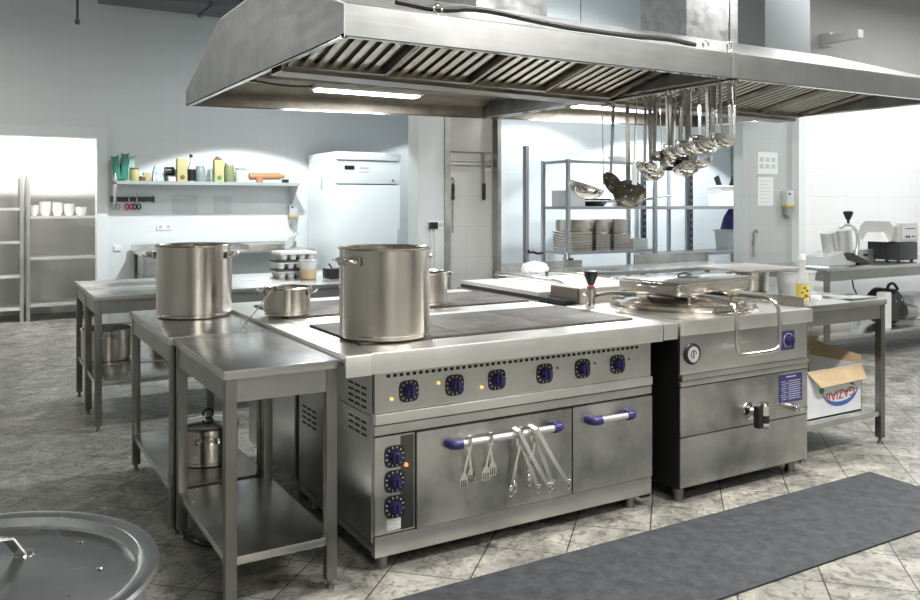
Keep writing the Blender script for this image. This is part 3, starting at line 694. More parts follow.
# drain valve
m = MB(); m.lathe([(.045, 0), (.045, .006), (.022, .02), (.019, .07)], (3.375, KY - .006, .385), 24, Matrix.Rotation(R(90), 4, 'X')); m.cyl((3.375, KY - .07, .385), (3.372, KY - .10, .385), .018, .018); v = m.build('drain_valve', S_POLISH, up)
m = MB(); m.box(3.318, 3.346, KY - .115, KY - .08, .325, .43, .005); m.build('valve_lever', BLACK, v)
m = MB(); m.cyl((3.372, KY - .10, .33), (3.372, KY - .10, .435), .024, .024, 20); m.cyl((3.372, KY - .10, .435), (3.372, KY - .10, .445), .030, .026, 20); m.cyl((3.372, KY - .10, .32), (3.372, KY - .10, .332), .026, .028, 20); m.build('valve_body', S_POLISH, v)
m = MB(); m.cyl((3.372, KY - .101, .348), (3.372, KY - .101, .385), .0248, .0248, 20); m.build('black_band', BLACK, v)
m = MB(); m.cyl((3.697, KY - .006, .364), (3.697, KY - .045, .364), .020, .016, 18); m.cyl((3.697, KY - .045, .364), (3.697, KY - .07, .364), .012, .012)
m.box(3.66, 3.735, KY - .066, KY - .052, .357, .371, .003, M=None); m.cyl((3.72, KY - .05, .35), (3.74, KY - .07, .375), .008); m.build('small_tap', S_POLISH, up)
# right-hand upstand
m = MB(); m.box(3.832, 3.845, 2.90, 3.62, .866, .925, .002); m.build('side_upstand', S_DULL, t)
# lid
LC = (3.29, 3.235); LR = .365
m = MB(); m.lathe([(LR + .02, .870), (LR + .02, .884), (LR + .01, .889), (LR - .02, .889), (LR - .02, .874)], (LC[0], LC[1], 0), 64); m.build('collar', S_POT, t)
m = MB(); m.lathe([(LR + .004, .890), (LR + .010, .897), (LR + .008, .912), (LR - .02, .918), (LR - .05, .914), (LR - .06, .920), (.15, .932), (0, .935)], (LC[0], LC[1], 0), 64); lid = m.build('lid', S_POT, t)
m = MB()
for x in (3.13, 3.44): m.cyl((x, 3.03, .918), (x, 3.03, .955), .009); m.cyl((x, 3.33, .925), (x, 3.33, .955), .009)
m.build('handle_post', S_POLISH, lid)
m = MB(); m.tube([(3.14, 3.42, .945), (3.16, 3.05, .950), (3.17, 2.84, .950), (3.17, 2.785, .935), (3.17, 2.765, .89), (3.17, 2.765, .73), (3.19, 2.765, .70), (3.22, 2.765, .695), (3.44, 2.765, .695), (3.475, 2.765, .71), (3.48, 2.765, .75), (3.48, 2.765, .89), (3.47, 2.785, .935), (3.46, 2.84, .950), (3.43, 3.05, .950), (3.42, 3.42, .945)], .0115, 12, smooth=2)
m.build('lid_handle', S_POLISH, lid)
# hinge housing behind the lid
m = MB(); m.box(2.925, 3.80, 3.645, 3.92, .868, .955, .01); hh = m.build('hinge_housing', pmat('cream_satin_steel', (.46, .445, .40), .5, .2), t)
m = MB(); m.box(2.917, 2.9245, 3.66, 3.91, .872, .95); m.build('end_plate', pmat('brown_end_steel', (.20, .17, .14), .4, .7), hh)  # plate on the left end, darker brown than the housing
m = MB(); m.tube([(3.02, 3.66, .90), (3.02, 3.60, .925), (3.06, 3.52, .935), (3.12, 3.50, .93), (3.16, 3.45, .93)], .012, 10, smooth=2); m.build('hinge_arm', S_DULL, t); m = MB(); m.tube([(3.42, 3.66, .90), (3.42, 3.60, .935), (3.38, 3.5, .935)], .012, 10, smooth=2); m.build('hinge_arm', S_DULL, t)

# water tap with black funnel
t = thing('filling_tap', 'small steel filling tap with black conical knob, left behind the kettle lid', 'tap', (2.905, 3.53, .868))
m = MB(); m.cyl((2.905, 3.53, .869), (2.905, 3.53, .93), .024, .021); m.cyl((2.905, 3.53, .925), (2.905, 3.53, .965), .031, .026); m.cyl((2.905, 3.53, .965), (2.905, 3.53, .985), .012)
m.cyl((2.905, 3.53, .945), (2.86, 3.53, .935), .013, .010); m.build('tap_body', S_POLISH, t)
m = MB(); m.cyl((2.905, 3.53, .966), (2.905, 3.53, .978), .022, .022); m.build('red_ring', RED, t)
m = MB(); m.lathe([(.016, .985), (.020, .995), (.037, 1.035), (.038, 1.058), (.03, 1.062), (0, 1.062)], (2.905, 3.53, 0), 24); m.build('knob', BLACK, t)

# lidded gastronorm pan on the kettle lid
t = thing('steel_food_pan', 'rectangular lidded steel food pan lying across the round kettle lid', 'food pan', (0, 0, 0))
ang = R(8)
m = MB(); w2, d2 = .345, .225
m.box(-w2 + .03, w2 - .03, -d2 + .03, d2 - .03, 0, .062, .022, seg=3); m.build('pan', S_POT, t)
m = MB(); m.box(-w2, w2, -d2, d2, .060, .066, .003); m.box(-w2 + .02, w2 - .02, -d2 + .02, d2 - .02, .066, .074, .006); ld = m.build('pan_lid', S_POT, t)
m = MB(); m.tube([(-.06, 0, .07), (-.05, 0, .092), (.05, 0, .092), (.06, 0, .07)], .006, 8, smooth=2); m.lathe([(.09, .073), (.07, .079), (0, .080)], (0, 0, 0), 32); m.build('lid_handle', S_POLISH, ld)
m = MB(); m.tube([(-w2 + .03, -.06, .045), (-w2 - .004, -.05, .047), (-w2 - .004, .05, .047), (-w2 + .03, .06, .045)], .004, 8, smooth=2); m.tube([(w2 - .03, -.06, .045), (w2 + .004, -.05, .047), (w2 + .004, .05, .047), (w2 - .03, .06, .045)], .004, 8, smooth=2); m.build('side_handle', S_POLISH, t)
t.location = (3.33, 3.26, .9585); t.rotation_euler = (0, 0, ang)

# tilting pan at the back of the island
t = thing('tilting_frying_pan', 'large tilting frying pan with wide flat lid, right of the hotplates at the back', 'frying pan', (3.3, 4.4, 0))
m = MB(); m.box(2.86, 3.80, 3.95, 4.90, .12, .862, .01); m.build('body', S_V, t)
m = MB()
for x, y in ((2.92, 4.0), (3.74, 4.0), (2.92, 4.84), (3.74, 4.84)): m.cyl((x, y, 0), (x, y, .13), .025)
m.build('foot', S_LEG, t)
m = MB(); m.poly([(2.855, 3.94, .886), (2.855, 4.82, .886), (2.855, 4.82, .908), (2.855, 3.94, .908)], (.95, 0, 0)); ld = m.build('lid', MATS['cream_satin_steel'], t)
for k in range(4): 
    m = MB(); m.box(3.22 + .0, 3.32, 4.66 - k * .18, 4.675 - k * .18, .9075, .909); m.build('lid_slot', DARK, ld)
m = MB(); m.box(2.85, 2.90, 3.68, 4.83, .863, .8855); m.build('dark_edge_strip', DARK, t)  # dark strip under the left edge of the lid
m = MB(); m.tube([(3.12, 4.80, .91), (3.12, 4.82, .945), (3.12, 4.1, .955), (3.12, 4.02, .92)], .010, 10, smooth=2); m.build('lid_rail', S_POLISH, ld); m = MB(); m.tube([(3.55, 4.80, .91), (3.55, 4.82, .945), (3.55, 4.1, .955), (3.55, 4.02, .92)], .010, 10, smooth=2); m.build('lid_rail', S_POLISH, ld)

# ================================================================== TOOLS ON THE OVEN HANDLE
HZ = .462; HY = RY - .058
def tongs(name, x, ztop, L, spread, lean, kind, label, yo=0):
    """two sprung arms hooked over the bar: bow above the bar, heads below"""
    o = thing(name, label, 'tongs', (x, HY - .02 + yo, HZ), 'tongs hung on the oven handle')
    for s in (-1, 1):
        m = MB(); yy = HY - .0185 + yo if s < 0 else HY + .0185
        bx = x + lean + s * spread
        top = (x, HY, HZ + .030)
        m.strip([top, (x + s * .002, (yy + HY) / 2, HZ + .028), (x + s * .003, yy, HZ + .014), (x + lean * .05 + s * spread * .1, yy, HZ - .01), (x + lean * .55 + s * spread * .6, yy, HZ - L * .5), (bx, yy, HZ - L)], (.011, 0, 0), .002)
        a = m.build('arm', S_POLISH, o)
        m = MB()
        if kind == 'server':
            m.poly([(bx - .008, yy, HZ - L + .004), (bx + .008, yy, HZ - L + .004), (bx + .019, yy, HZ - L - .02), (bx + .019, yy, HZ - L - .055), (bx - .019, yy, HZ - L - .055), (bx - .019, yy, HZ - L - .02)], (0, .0018, 0))
            hd = m.build('flat_head', S_POLISH, a); q = MB()
            for k in (-1, 0, 1): q.box(bx + k * .010 - .002, bx + k * .010 + .002, yy - .0006, yy + .0024, HZ - L - .048, HZ - L - .022)
            q.build('slot', DARK, hd)
        else:
            m.ball((bx + lean * .04, yy, HZ - L - .018), .013, .006, .026, 14); m.build('spoon_head', S_POLISH, a)
tongs('serving_tongs', 1.735, 0, .118, .028, -.008, 'server', 'short serving tongs with slotted flat heads, leftmost on the oven handle')
tongs('serving_tongs', 1.835, 0, .105, .028, -.004, 'server', 'short serving tongs with slotted flat heads, second on the oven handle')
tongs('kitchen_tongs', 1.985, 0, .205, .022, -.035, 'spoon', 'long thin tongs hanging left of the crossed pale ones on the oven handle')
tongs('kitchen_tongs', 2.055, 0, .175, .010, -.025, 'spoon', 'dark thin tongs partly behind the first pale slanted tongs')
def slant(x, x2, x3, L, label, yo=-.012):
    o = thing('long_tongs', label, 'tongs', (x, HY - .03, HZ), 'tongs hung on the oven handle')
    for s, xe, yy in ((0, x2, HY - .022 + yo), (1, x3, HY - .018)):
        m = MB(); m.strip([(x - .004, HY, HZ + .032), (x, yy, HZ + .026), ((x + xe) / 2, yy - .006, HZ - L / 2), (xe, yy, HZ - L)], (.018, 0, .005), .003)
        a = m.build('arm', S_TONGS, o)
        m = MB(); d = (xe - x) / L
        m.ball((xe + d * .012, yy, HZ - L - .012), .010, .006, .022, 12); m.ball((xe + d * .012 - .008, yy - .001, HZ - L + .004), .006, .005, .006, 8); m.ball((xe + d * .012 + .008, yy - .001, HZ - L + .0), .006, .005, .006, 8); m.build('scalloped_head', S_POLISH, a)
slant(1.955, 2.105, 2.06, .225, 'pale long tongs slanting down to the right, the left one of the crossed pair')
slant(2.035, 2.195, 2.135, .22, 'pale long tongs slanting down to the right, nearest the right end of the handle', -.026)

# ================================================================== TABLES
def leg(m, x, y, top, w=.04, foot=True):
    m.box(x - w / 2, x + w / 2, y - w / 2, y + w / 2, .035, top, .002); m.cyl((x, y, .010), (x, y, .037), .010, seg=12); m.cyl((x, y, 0), (x, y, .012), .018, .014, 14)
def table(x0, x1, y0, y1, top, label, shelf=.195, name='steel_table', cat='table', apron=.085, inset=.028, group=None, shelf_t=.03):
    t = thing(name, label, cat, ((x0 + x1) / 2, (y0 + y1) / 2, 0), group)
    m = MB(); m.box(x0, x1, y0, y1, top - .032, top, .004); m.build('table_top', S_TOP, t)
    m = MB(); a0, a1, b0, b1 = x0 + .012, x1 - .012, y0 + .012, y1 - .012
    m.box(a0, a1, b0, b0 + .006, top - .03 - apron, top - .03); m.box(a0, a1, b1 - .006, b1, top - .03 - apron, top - .03)
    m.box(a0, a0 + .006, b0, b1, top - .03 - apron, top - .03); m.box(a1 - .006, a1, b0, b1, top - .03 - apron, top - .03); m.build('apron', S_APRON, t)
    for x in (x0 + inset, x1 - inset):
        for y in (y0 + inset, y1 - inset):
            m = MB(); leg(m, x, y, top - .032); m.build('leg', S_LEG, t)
    if shelf:
        m = MB(); m.box(x0 + .015, x1 - .015, y0 + .015, y1 - .015, shelf - shelf_t, shelf, .003); m.build('lower_shelf', S_TOP, t)
    return t
table(.752, 1.180, 2.88, 3.70, .85, 'narrow steel work table against the front left side of the range, lower shelf empty')
table(.735, 1.180, 3.715, 4.74, .85, 'narrow steel work table standing behind the front one, tall pot on its top')
table(.66, 2.95, 5.60, 6.16, .85, 'long steel table behind the island, its front edge just behind the tall pots', shelf=.31)
table(.665, 2.95, 6.18, 6.75, .85, 'long steel table joined to the far side of the one behind the island', shelf=.31)
table(3.93, 4.70, 2.97, 3.95, .86, 'steel table at the right end of the island with an opened carton below', shelf=.195)
table(6.50, 9.4, 4.66, 5.40, .85, 'long steel table along the bright tiled wall with two machines on it', shelf=.235)

# ================================================================== POTS
def pot(x, y, z, r, h, label, name='stock_pot', hang=0.0, hz=None, hs=1.0, thick=.004, double=True, group=None):
    """straight-sided pot with rolled rim, thick base and two loop handles; hang = direction of the handles"""
    t = thing(name, label, 'pot', (x, y, z), group)
    m = MB(); m.lathe([(0, .0), (r - .012, .0), (r - .004, .004), (r - .004, .016), (r, .02), (r, h - .008), (r + .007, h - .004), (r + .008, h), (r + .004, h + .002), (r - thick, h - .004), (r - thick, .03), (0, .026)], (x, y, z), 72, cap=False); m.build('pot_body', S_POT, t)
    hz = hz if hz is not None else h - .052
    for s in (0, 1):
        a = hang + s * math.pi; c, sn = math.cos(a), math.sin(a)
        def q(u, v, w_): return (x + c * (r + u) - sn * v, y + sn * (r + u) + c * v, z + w_)
        m = MB(); W_ = .055 * hs; D_ = .048 * hs
        m.tube([q(.001, -W_, hz), q(.012, -W_, hz), q(D_ * .8, -W_ * .95, hz + .006), q(D_, -W_ * .6, hz + .01), q(D_, W_ * .6, hz + .01), q(D_ * .8, W_ * .95, hz + .006), q(.012, W_, hz), q(.001, W_, hz)], .0062 * (hs ** .5), 12, smooth=2)
        for v in (-W_, W_):
            M = Matrix.Translation(Vector(q(.0005, v, hz))) @ Matrix.Rotation(a, 4, 'Z')
            m.box(-.003, .005, -.014 * hs, .014 * hs, -.017 * hs, .017 * hs, .0025, M=M)
        m.build('handle', S_POLISH, t)
    return t
vx = R(180 + 12)
pot(.996, 4.395, .8515, .188, .365, 'tall shiny stock pot standing on the rear narrow table at the left', hang=R(150))
pot(1.490, 3.15, .879, .188, .368, 'tallest stock pot, standing on the front left corner of the hotplates', hang=R(196))
pot(1.352, 3.985, .879, .114, .135, 'small shallow steel pot on the rear hotplates, between the two tall pots', name='saucepan', hang=R(-28), hz=.11, hs=.75)
pot(2.125, 4.03, .879, .145, .175, 'medium pot half hidden behind the tallest stock pot', name='saucepan', hang=R(5), hz=.155, hs=.8)
pot(.85, 6.465, .311, .172, .22, 'large dented pot on the lower shelf of the table far left', hang=R(90))
pot(1.30, 6.45, .311, .16, .16, 'wide low pot on the lower shelf of the far left table, behind the table legs', hang=R(60))
# lidded pot on the rear table's shelf
t = pot(.985, 4.06, .196, .138, .175, 'small pot with loose lid on the lower shelf of the narrow side table', name='lidded_pot', hang=R(-105), hs=.8)
m = MB(); m.lathe([(.145, .178), (.147, .183), (.13, .190), (.05, .199), (0, .202)], (.985, 4.06, .196), 48); ld = m.build('lid', S_POLISH, t)
m = MB(); m.tube([(.985 + .024 * math.cos(a), 4.06, .196 + .222 + .022 * math.sin(a)) for a in [-.9 + k * .5 for k in range(10)]], .006, 10, smooth=1); m.cyl((.985, 4.06, .393), (.985, 4.06, .405), .012); m.build('lid_ring', BLACK, ld)
# big pot in the foreground with flat lid
BX, BY, BR, BZ = -.024, 2.01, .365, .65
t = thing('lidded_cauldron', 'very large round pot with a flat sunken lid in the left foreground corner', 'pot', (BX, BY, 0))
m = MB(); m.lathe([(0, 0), (BR - .02, 0), (BR, .02), (BR, BZ - .03), (BR + .006, BZ - .02), (BR - .006, BZ - .02), (BR - .006, .03), (0, .03)], (BX, BY, 0), 96, cap=False); m.build('pot_body', S_DULL, t)
m = MB(); m.lathe([(BR + .026, BZ - .016), (BR + .030, BZ - .010), (BR + .026, BZ - .002), (BR - .002, BZ), (BR - .010, BZ - .004), (BR - .016, BZ - .030), (BR - .03, BZ - .034), (.12, BZ - .022), (0, BZ - .018), (0, BZ - .022), (.12, BZ - .026), (BR - .03, BZ - .038), (BR - .02, BZ - .034), (BR - .01, BZ - .016)], (BX, BY, 0), 128, cap=False)
ld = m.build('lid', steel('steel_lid', (.64, .65, .66), .24, (1, 30, 1), grime=.2, blotch=3, rv=.06), t)
m = MB(); A_ = Vector((.105, 2.155, 0)); B_ = Vector((-.15, 1.865, 0)); D_ = (B_ - A_); W_ = Vector((-D_.y, D_.x, 0)).normalized()
hp = [A_ + D_ * u + Vector((0, 0, BZ + h_)) for u, h_ in ((.02, -.024), (.07, .0), (.13, .030), (.22, .040), (.5, .044), (.78, .040), (.87, .030), (.93, .0), (.98, -.024))]
m.strip(hp, W_ * .030, .005)
for q in (A_, B_): m.lathe([(.026, 0), (.024, .004), (0, .005)], (q.x, q.y, BZ - .027), 20)
m.build('lid_handle', S_POLISH, ld)
m = MB()
for dx, dy in ((.20, -.12), (.27, -.02), (.25, .16)): m.ball((BX + dx, BY + dy, BZ - .029), .006, .006, .003, 10)
m.build('rivet', S_POLISH, ld)
for s in (-1, 1):
    m = MB(); m.tube([(BX - .09, BY + s * (BR - .002), .5), (BX - .09, BY + s * (BR + .05), .505), (BX + .09, BY + s * (BR + .05), .505), (BX + .09, BY + s * (BR - .002), .5)], .010, 12, smooth=2); m.build('side_handle', S_POLISH, t)

# wire skimmer leaning from the table to the small pot
t = thing('wire_skimmer', 'thin wire spoon leaning from the side table onto the rim of the small pot', 'spoon', (1.09, 3.80, .851))
m = MB(); m.tube([(1.10, 3.86, .858), (1.17, 3.88, .925), (1.262, 3.915, 1.0245)], .0028, 8, smooth=1); m.build('wire_handle', S_POLISH, t)
m = MB(); m.tube([(1.10 + .016 * math.cos(a), 3.85 + .002, .872 + .02 * math.sin(a)) for a in [k * .524 for k in range(12)]], .002, 6, closed=True); m.build('wire_loop', S_POLISH, t)
m = MB(); m.tube([(1.275 + .02 * math.cos(a), 3.915 + .02 * math.sin(a), 1.026) for a in [k * .524 for k in range(12)]], .0028, 6, closed=True); m.build('hook_ring', S_POLISH, t)

# mat
m = MB(); m.box(1.10, 4.10, 2.10, 2.69, .0005, .009, .003)
for k in range(0): pass
o = m.build('rubber_mat', RUBBER); tag(o, 'long dark grey rubber mat on the floor in front of the range', 'mat')
m = MB(); m.tube([(.80, 3.62, .012), (.83, 3.50, .012), (.95, 3.46, .012), (1.02, 3.55, .012), (.93, 3.66, .012), (1.1, 3.72, .012), (1.25, 3.75, .012)], .010, 10, smooth=3)
tag(m.build('floor_cable', BLACK), 'black cable coiled on the floor under the narrow side tables', 'cable')

# ================================================================== RIGHT TABLES AND THINGS
# carton
t = thing('carton', 'white printed carton with open brown flaps on the lower shelf of the right table', 'carton', (4.19, 3.16, .196))
x0, x1, y0, y1, z0, z1 = 3.98, 4.585, 3.06, 3.42, .197, .47
m = MB(); m.box(x0, x1, y0, y0 + .005, z0, z1); m.box(x0, x1, y1 - .005, y1, z0, z1 + .02); m.box(x0, x0 + .005, y0, y1, z0, z1); m.box(x1 - .005, x1, y0, y1, z0, z1); m.box(x0, x1, y0, y1, z0, z0 + .005); bx = m.build('box_body', BOXW, t)
m = MB(); m.sheet([(x0 + .10, y0 - .001, z1), (x1, y0 - .001, z1), (x1 - .02, y0 - .05, z1 - .075), (x0 + .16, y0 - .055, z1 - .085)], .004); o = m.build('front_flap', CARD, t); o['label'] = 'brown cardboard flap folded down in front'
m = MB(); m.sheet([(x0 + .08, y1, z1 + .02), (x1, y1, z1 + .02), (x1 + .02, y1 - .06, z1 + .13), (x0 + .20, y1 - .02, z1 + .15)], .004); m.build('back_flap', CARD, t)
m = MB(); m.sheet([(x0, y0, z1), (x0, y1, z1), (x0 - .02, y1, z1 + .11), (x0 - .005, y0 + .05, z1 + .08)], .004); m.build('left_flap', CARD, t)
m = MB(); m.sheet([(x1, y0, z1), (x1, y1, z1), (x1 + .03, y1 - .02, z1 + .09), (x1 + .02, y0 + .02, z1 + .05)], .004); m.build('right_flap', CARD, t)
m = MB(); m.box(x0 + .006, x1 - .006, y1 - .0065, y1 - .0052, z0 + .01, z1 + .015); m.box(x0 + .0052, x0 + .0065, y0 + .01, y1 - .01, z0 + .01, z1 - .005); m.build('brown_inside', CARD, bx)
m = MB(); m.box(x0 + .01, x0 + .10, y0 - .001, y0, z1 - .05, z1 - .002); m.build('red_mark', RED, bx)
def arc_band(cx, cz, rx, rz, a0, a1, w0, y, n=20):
    a = [a0 + (a1 - a0) * k / n for k in range(n + 1)]
    out = [(cx + rx * math.cos(q), y, cz + rz * math.sin(q)) for q in a]
    inn = [(cx + (rx - .002) * math.cos(q), y, cz + rz * math.sin(q) + w0 * math.sin(math.pi * (k / n)) ** .7) for k, q in enumerate(a)]
    return out, inn
m = MB(); o_, i_ = arc_band(4.385, .345, .165, .10, R(185), R(358), .026, y0 - .0012)
for k in range(len(o_) - 1): m.poly([o_[k], o_[k + 1], i_[k + 1], i_[k]], (0, -.0008, 0))
m.build('blue_swoosh', BLUE, bx)
m = MB(); m.ball((4.215, y0 - .001, .35), .024, .0012, .018, 16); m.poly([(4.47, y0 - .001, .362), (4.53, y0 - .001, .350), (4.49, y0 - .001, .375)], (0, -.001, 0)); m.build('green_leaf', GREEN, bx)
text('printed_name', 'GAZIAB', .076, (4.385, y0 - .0015, .315), RED, bx, rot=(R(90), R(176), 0), depth=.0006)
# bottle
t = thing('oil_bottle', 'clear bottle with yellow label standing at the front left of the right table', 'bottle', (4.03, 3.05, .861))
m = MB(); m.lathe([(0, .861), (.033, .861), (.035, .867), (.035, .985), (.030, 1.01), (.018, 1.05), (.016, 1.09), (.018, 1.10), (.018, 1.115), (0, 1.118)], (4.03, 3.05, 0), 32); gl = m.build('bottle_glass', CLEARP, t)
m = MB(); m.lathe([(0, .864), (.0325, .864), (.0325, .955), (0, .955)], (4.03, 3.05, 0), 28); m.build('liquid', OIL, gl)
m = MB(); m.lathe([(.0354, .885), (.0358, .885), (.0358, .972), (.0354, .972)], (4.03, 3.05, 0), 32, cap=False); lb = m.build('label', YELLOW, t)
m = MB()
for a, z, s in ((-120, .955, .010), (-95, .94, .012), (-140, .93, .008), (-110, .912, .012), (-85, .905, .007), (-130, .90, .007)): m.ball((4.03 + .0355 * math.cos(R(a)), 3.05 + .0355 * math.sin(R(a)), z), s, .003, s * .7, 10, M=Matrix.Rotation(R(a + 90), 4, 'Z'))
m.build('label_picture', BROWN, lb)
m = MB(); m.cyl((4.03, 3.05, 1.112), (4.03, 3.05, 1.14), .019, .017); m.build('cap', WHITE_G, t)
# tubs and tray behind the kettle upstand
tx, ty = 4.43, 3.40
t = thing('plastic_tub', 'large clear plastic tub of white flour behind the kettle, beside the bottle', 'tub', (tx, ty, .861))
m = MB(); m.lathe([(0, .861), (.10, .861), (.115, .998), (.122, 1.001), (.122, 1.007), (.111, 1.002), (.096, .87), (0, .868)], (tx, ty, 0), 40, cap=False); m.build('tub_body', CLEARP, t)
m = MB(); m.lathe([(0, .87), (.096, .87), (.104, .945), (0, .955)], (tx, ty, 0), 32); m.build('flour', WHITEF, t)
tx, ty = 4.36, 3.70
t = thing('deep_pan', 'deep pale steel pan left behind the flour tub on the right table', 'pan', (tx, ty, .861))
m = MB(); m.lathe([(0, .861), (.11, .861), (.12, .87), (.125, .998), (.132, 1.001), (.132, 1.005), (.118, 1.001), (.112, .875), (0, .87)], (tx, ty, 0), 48, cap=False); m.build('pan_body', S_POT, t)
m = MB(); m.tube([(tx - .122, ty - .05, .975), (tx - .165, ty - .05, .98), (tx - .165, ty + .05, .98), (tx - .122, ty + .05, .975)], .006, 8, smooth=1); m.build('handle', S_POLISH, t)
m = MB(); m.box(4.06, 4.50, 3.42, 3.84, 1.009, 1.013, .002); m.box(4.04, 4.52, 3.40, 3.86, 1.011, 1.026, .006)
tag(m.build('baking_tray', pmat('tray_metal', (.50, .48, .45), .4, .8)), 'shallow baking tray laid over the flour tub and deep pan behind the kettle', 'tray')
# trays on right table
m = MB(); m.box(4.44, 4.68, 3.02, 3.22, .8605, .872, .004); tag(m.build('flat_tray', S_POLISH), 'small flat steel tray lying at the right end of the island side table', 'tray')
m = MB(); m.lathe([(0, 0), (.025, 0), (.03, .02), (.024, .022), (0, .008)], (4.30, 3.16, .8605), 20); tag(m.build('small_dish', WHITE_G), 'tiny white dish left of the small flat steel tray', 'dish')

# vegetable cutter
t = thing('vegetable_cutter', 'silver vegetable cutter with two feed tubes and a black lever knob', 'vegetable cutter', (7.05, 4.98, .851))
m = MB(); m.poly([(6.78, 4.85, .852), (7.18, 4.85, .852), (7.18, 4.85, .875), (7.05, 4.85, .90), (6.98, 4.85, .975), (6.80, 4.85, .93)], (0, .26, 0)); m.build('base', pmat('cast_aluminium', (.60, .61, .61), .32, .7), t)
m = MB(); m.poly([(7.04, 4.83, .91), (7.22, 4.83, .858), (7.38, 4.83, .852), (7.36, 4.83, .872), (7.10, 4.83, .965)], (0, .26, 0)); m.build('discharge_chute', BLACK, t)
m = MB(); m.cyl((7.00, 4.98, .94), (6.95, 4.98, 1.155), .07, .07, 28); m.cyl((7.16, 4.98, .92), (7.13, 4.98, 1.175), .10, .10, 32); m.build('feed_tube', MATS['cast_aluminium'], t)
m = MB(); m.tube([(7.26, 4.90, .93), (7.30, 4.90, 1.08), (7.25, 4.90, 1.19), (7.12, 4.90, 1.235), (7.02, 4.90, 1.20)], .016, 10, smooth=2); m.build('lever', MATS['cast_aluminium'], t)
m = MB(); m.cyl((7.14, 4.90, 1.23), (7.14, 4.90, 1.28), .012); m.lathe([(.018, 1.27), (.04, 1.32), (.046, 1.345), (.03, 1.355), (0, 1.355)], (7.14, 4.90, 0), 20); m.build('lever_knob', BLACK, t)
# steel box
t = thing('steel_box', 'low steel box between the vegetable cutter and the black based machine', 'box', (7.62, 5.1, .851))
m = MB(); m.box(7.40, 7.66, 4.98, 5.25, .852, .975, .004); m.build('box_body', S_H, t)
m = MB(); m.box(7.50, 7.56, 4.97, 4.98, .91, .935, .002); m.build('latch', BLACK, t)
# machine
t = thing('meat_machine', 'table machine with white rounded top over a black base', 'kitchen machine', (7.95, 4.95, .851))
m = MB(); m.box(7.80, 8.10, 4.80, 5.14, .868, 1.045, .012); bs = m.build('base', pmat('black_satin', (.025, .027, .028), .35), t)
for x in (7.84, 8.06):
    for y in (4.84, 5.10):
        m = MB(); m.cyl((x, y, .851), (x, y, .87), .016); m.build('rubber_foot', BLACK, t)
m = MB(); m.box(7.80, 8.11, 4.80, 5.12, 1.047, 1.235, .014); hd = m.build('housing', pmat('pale_grey_casting', (.52, .52, .51), .35, .2), t)
m = MB(); m.poly([(7.799, 4.84, 1.06), (7.799, 5.16, 1.06), (7.799, 5.19, 1.13), (7.799, 5.17, 1.20), (7.799, 5.12, 1.25), (7.799, 4.86, 1.25), (7.799, 4.82, 1.20)], (-.07, 0, 0)); m.build('round_head', MATS['pale_grey_casting'], hd)
m = MB(); m.poly([(7.728, 4.86, 1.05), (7.728, 5.12, 1.05), (7.728, 5.06, 1.14), (7.728, 4.92, 1.14)], (-.05, 0, 0)); m.build('outlet_cover', WHITE_G, hd)
m = MB(); m.box(7.85, 8.09, 4.795, 4.80, 1.07, 1.21); cpn = m.build('control_plate', pmat('light_plate', (.60, .60, .60), .4), hd)
m = MB()
for x, z, s_ in ((7.90, 1.10, .012), (7.94, 1.10, .012), (8.0, 1.10, .008), (8.04, 1.10, .008)): m.cyl((x, 4.795, z), (x, 4.789, z), s_, s_, 12)
m.box(7.88, 8.05, 4.7945, 4.7955, 1.175, 1.183); m.build('button', BLACK, cpn)
m = MB(); m.tube([(8.1, 5.12, .9), (8.12, 5.45, .84), (8.05, 5.5, .6), (8.15, 5.46, .40), (8.12, 5.47, .25)], .008, 8, smooth=2); tag(m.build('hanging_cable', BLACK), 'black power cord hanging down behind the table with the machines', 'cord')
# under that table
t = thing('electric_motor', 'round black motor unit lying on the lower shelf below the black based machine', 'motor', (7.98, 4.95, .236))
m = MB(); m.lathe([(0, -.13), (.14, -.13), (.175, -.09), (.175, .08), (.14, .12), (0, .12)], (7.81, 4.96, .413), 36, Matrix.Rotation(R(90), 4, 'X')); m.build('motor_body', MATS['black_satin'], t)
m = MB(); m.cyl((7.93, 4.88, .36), (8.12, 4.86, .34), .09, .07, 24); m.build('motor_neck', S_DULL, t)
m = MB(); m.tube([(7.71, 4.84, .52), (7.65, 4.84, .62), (7.75, 4.84, .66), (7.83, 4.84, .585)], .014, 8, smooth=2); m.build('handle', BLACK, t)
m = MB(); m.ball((7.78, 4.828, .47), .012, .006, .012, 10); m.ball((7.88, 4.828, .48), .015, .006, .015, 10); m.build('screw', S_POLISH, t)
m = MB(); m.box(7.47, 7.57, 4.74, 4.83, .236, .58, .008); o = m.build('white_canister', WHITE_G); tag(o, 'white canister on the lower shelf left of the round black motor', 'canister')
m = MB(); m.box(8.30, 8.85, 4.95, 5.3, .236, .48, .02); tag(m.build('clear_storage_box', pmat('frosted_plastic', (.66, .69, .70), .3)), 'pale plastic storage box on the lower shelf right of the motor', 'storage box')
m = MB(); m.box(6.62, 7.18, 4.9, 5.25, .236, .30, .006); tag(m.build('steel_pan', S_POT), 'low steel pan on the lower shelf under the vegetable cutter', 'pan')

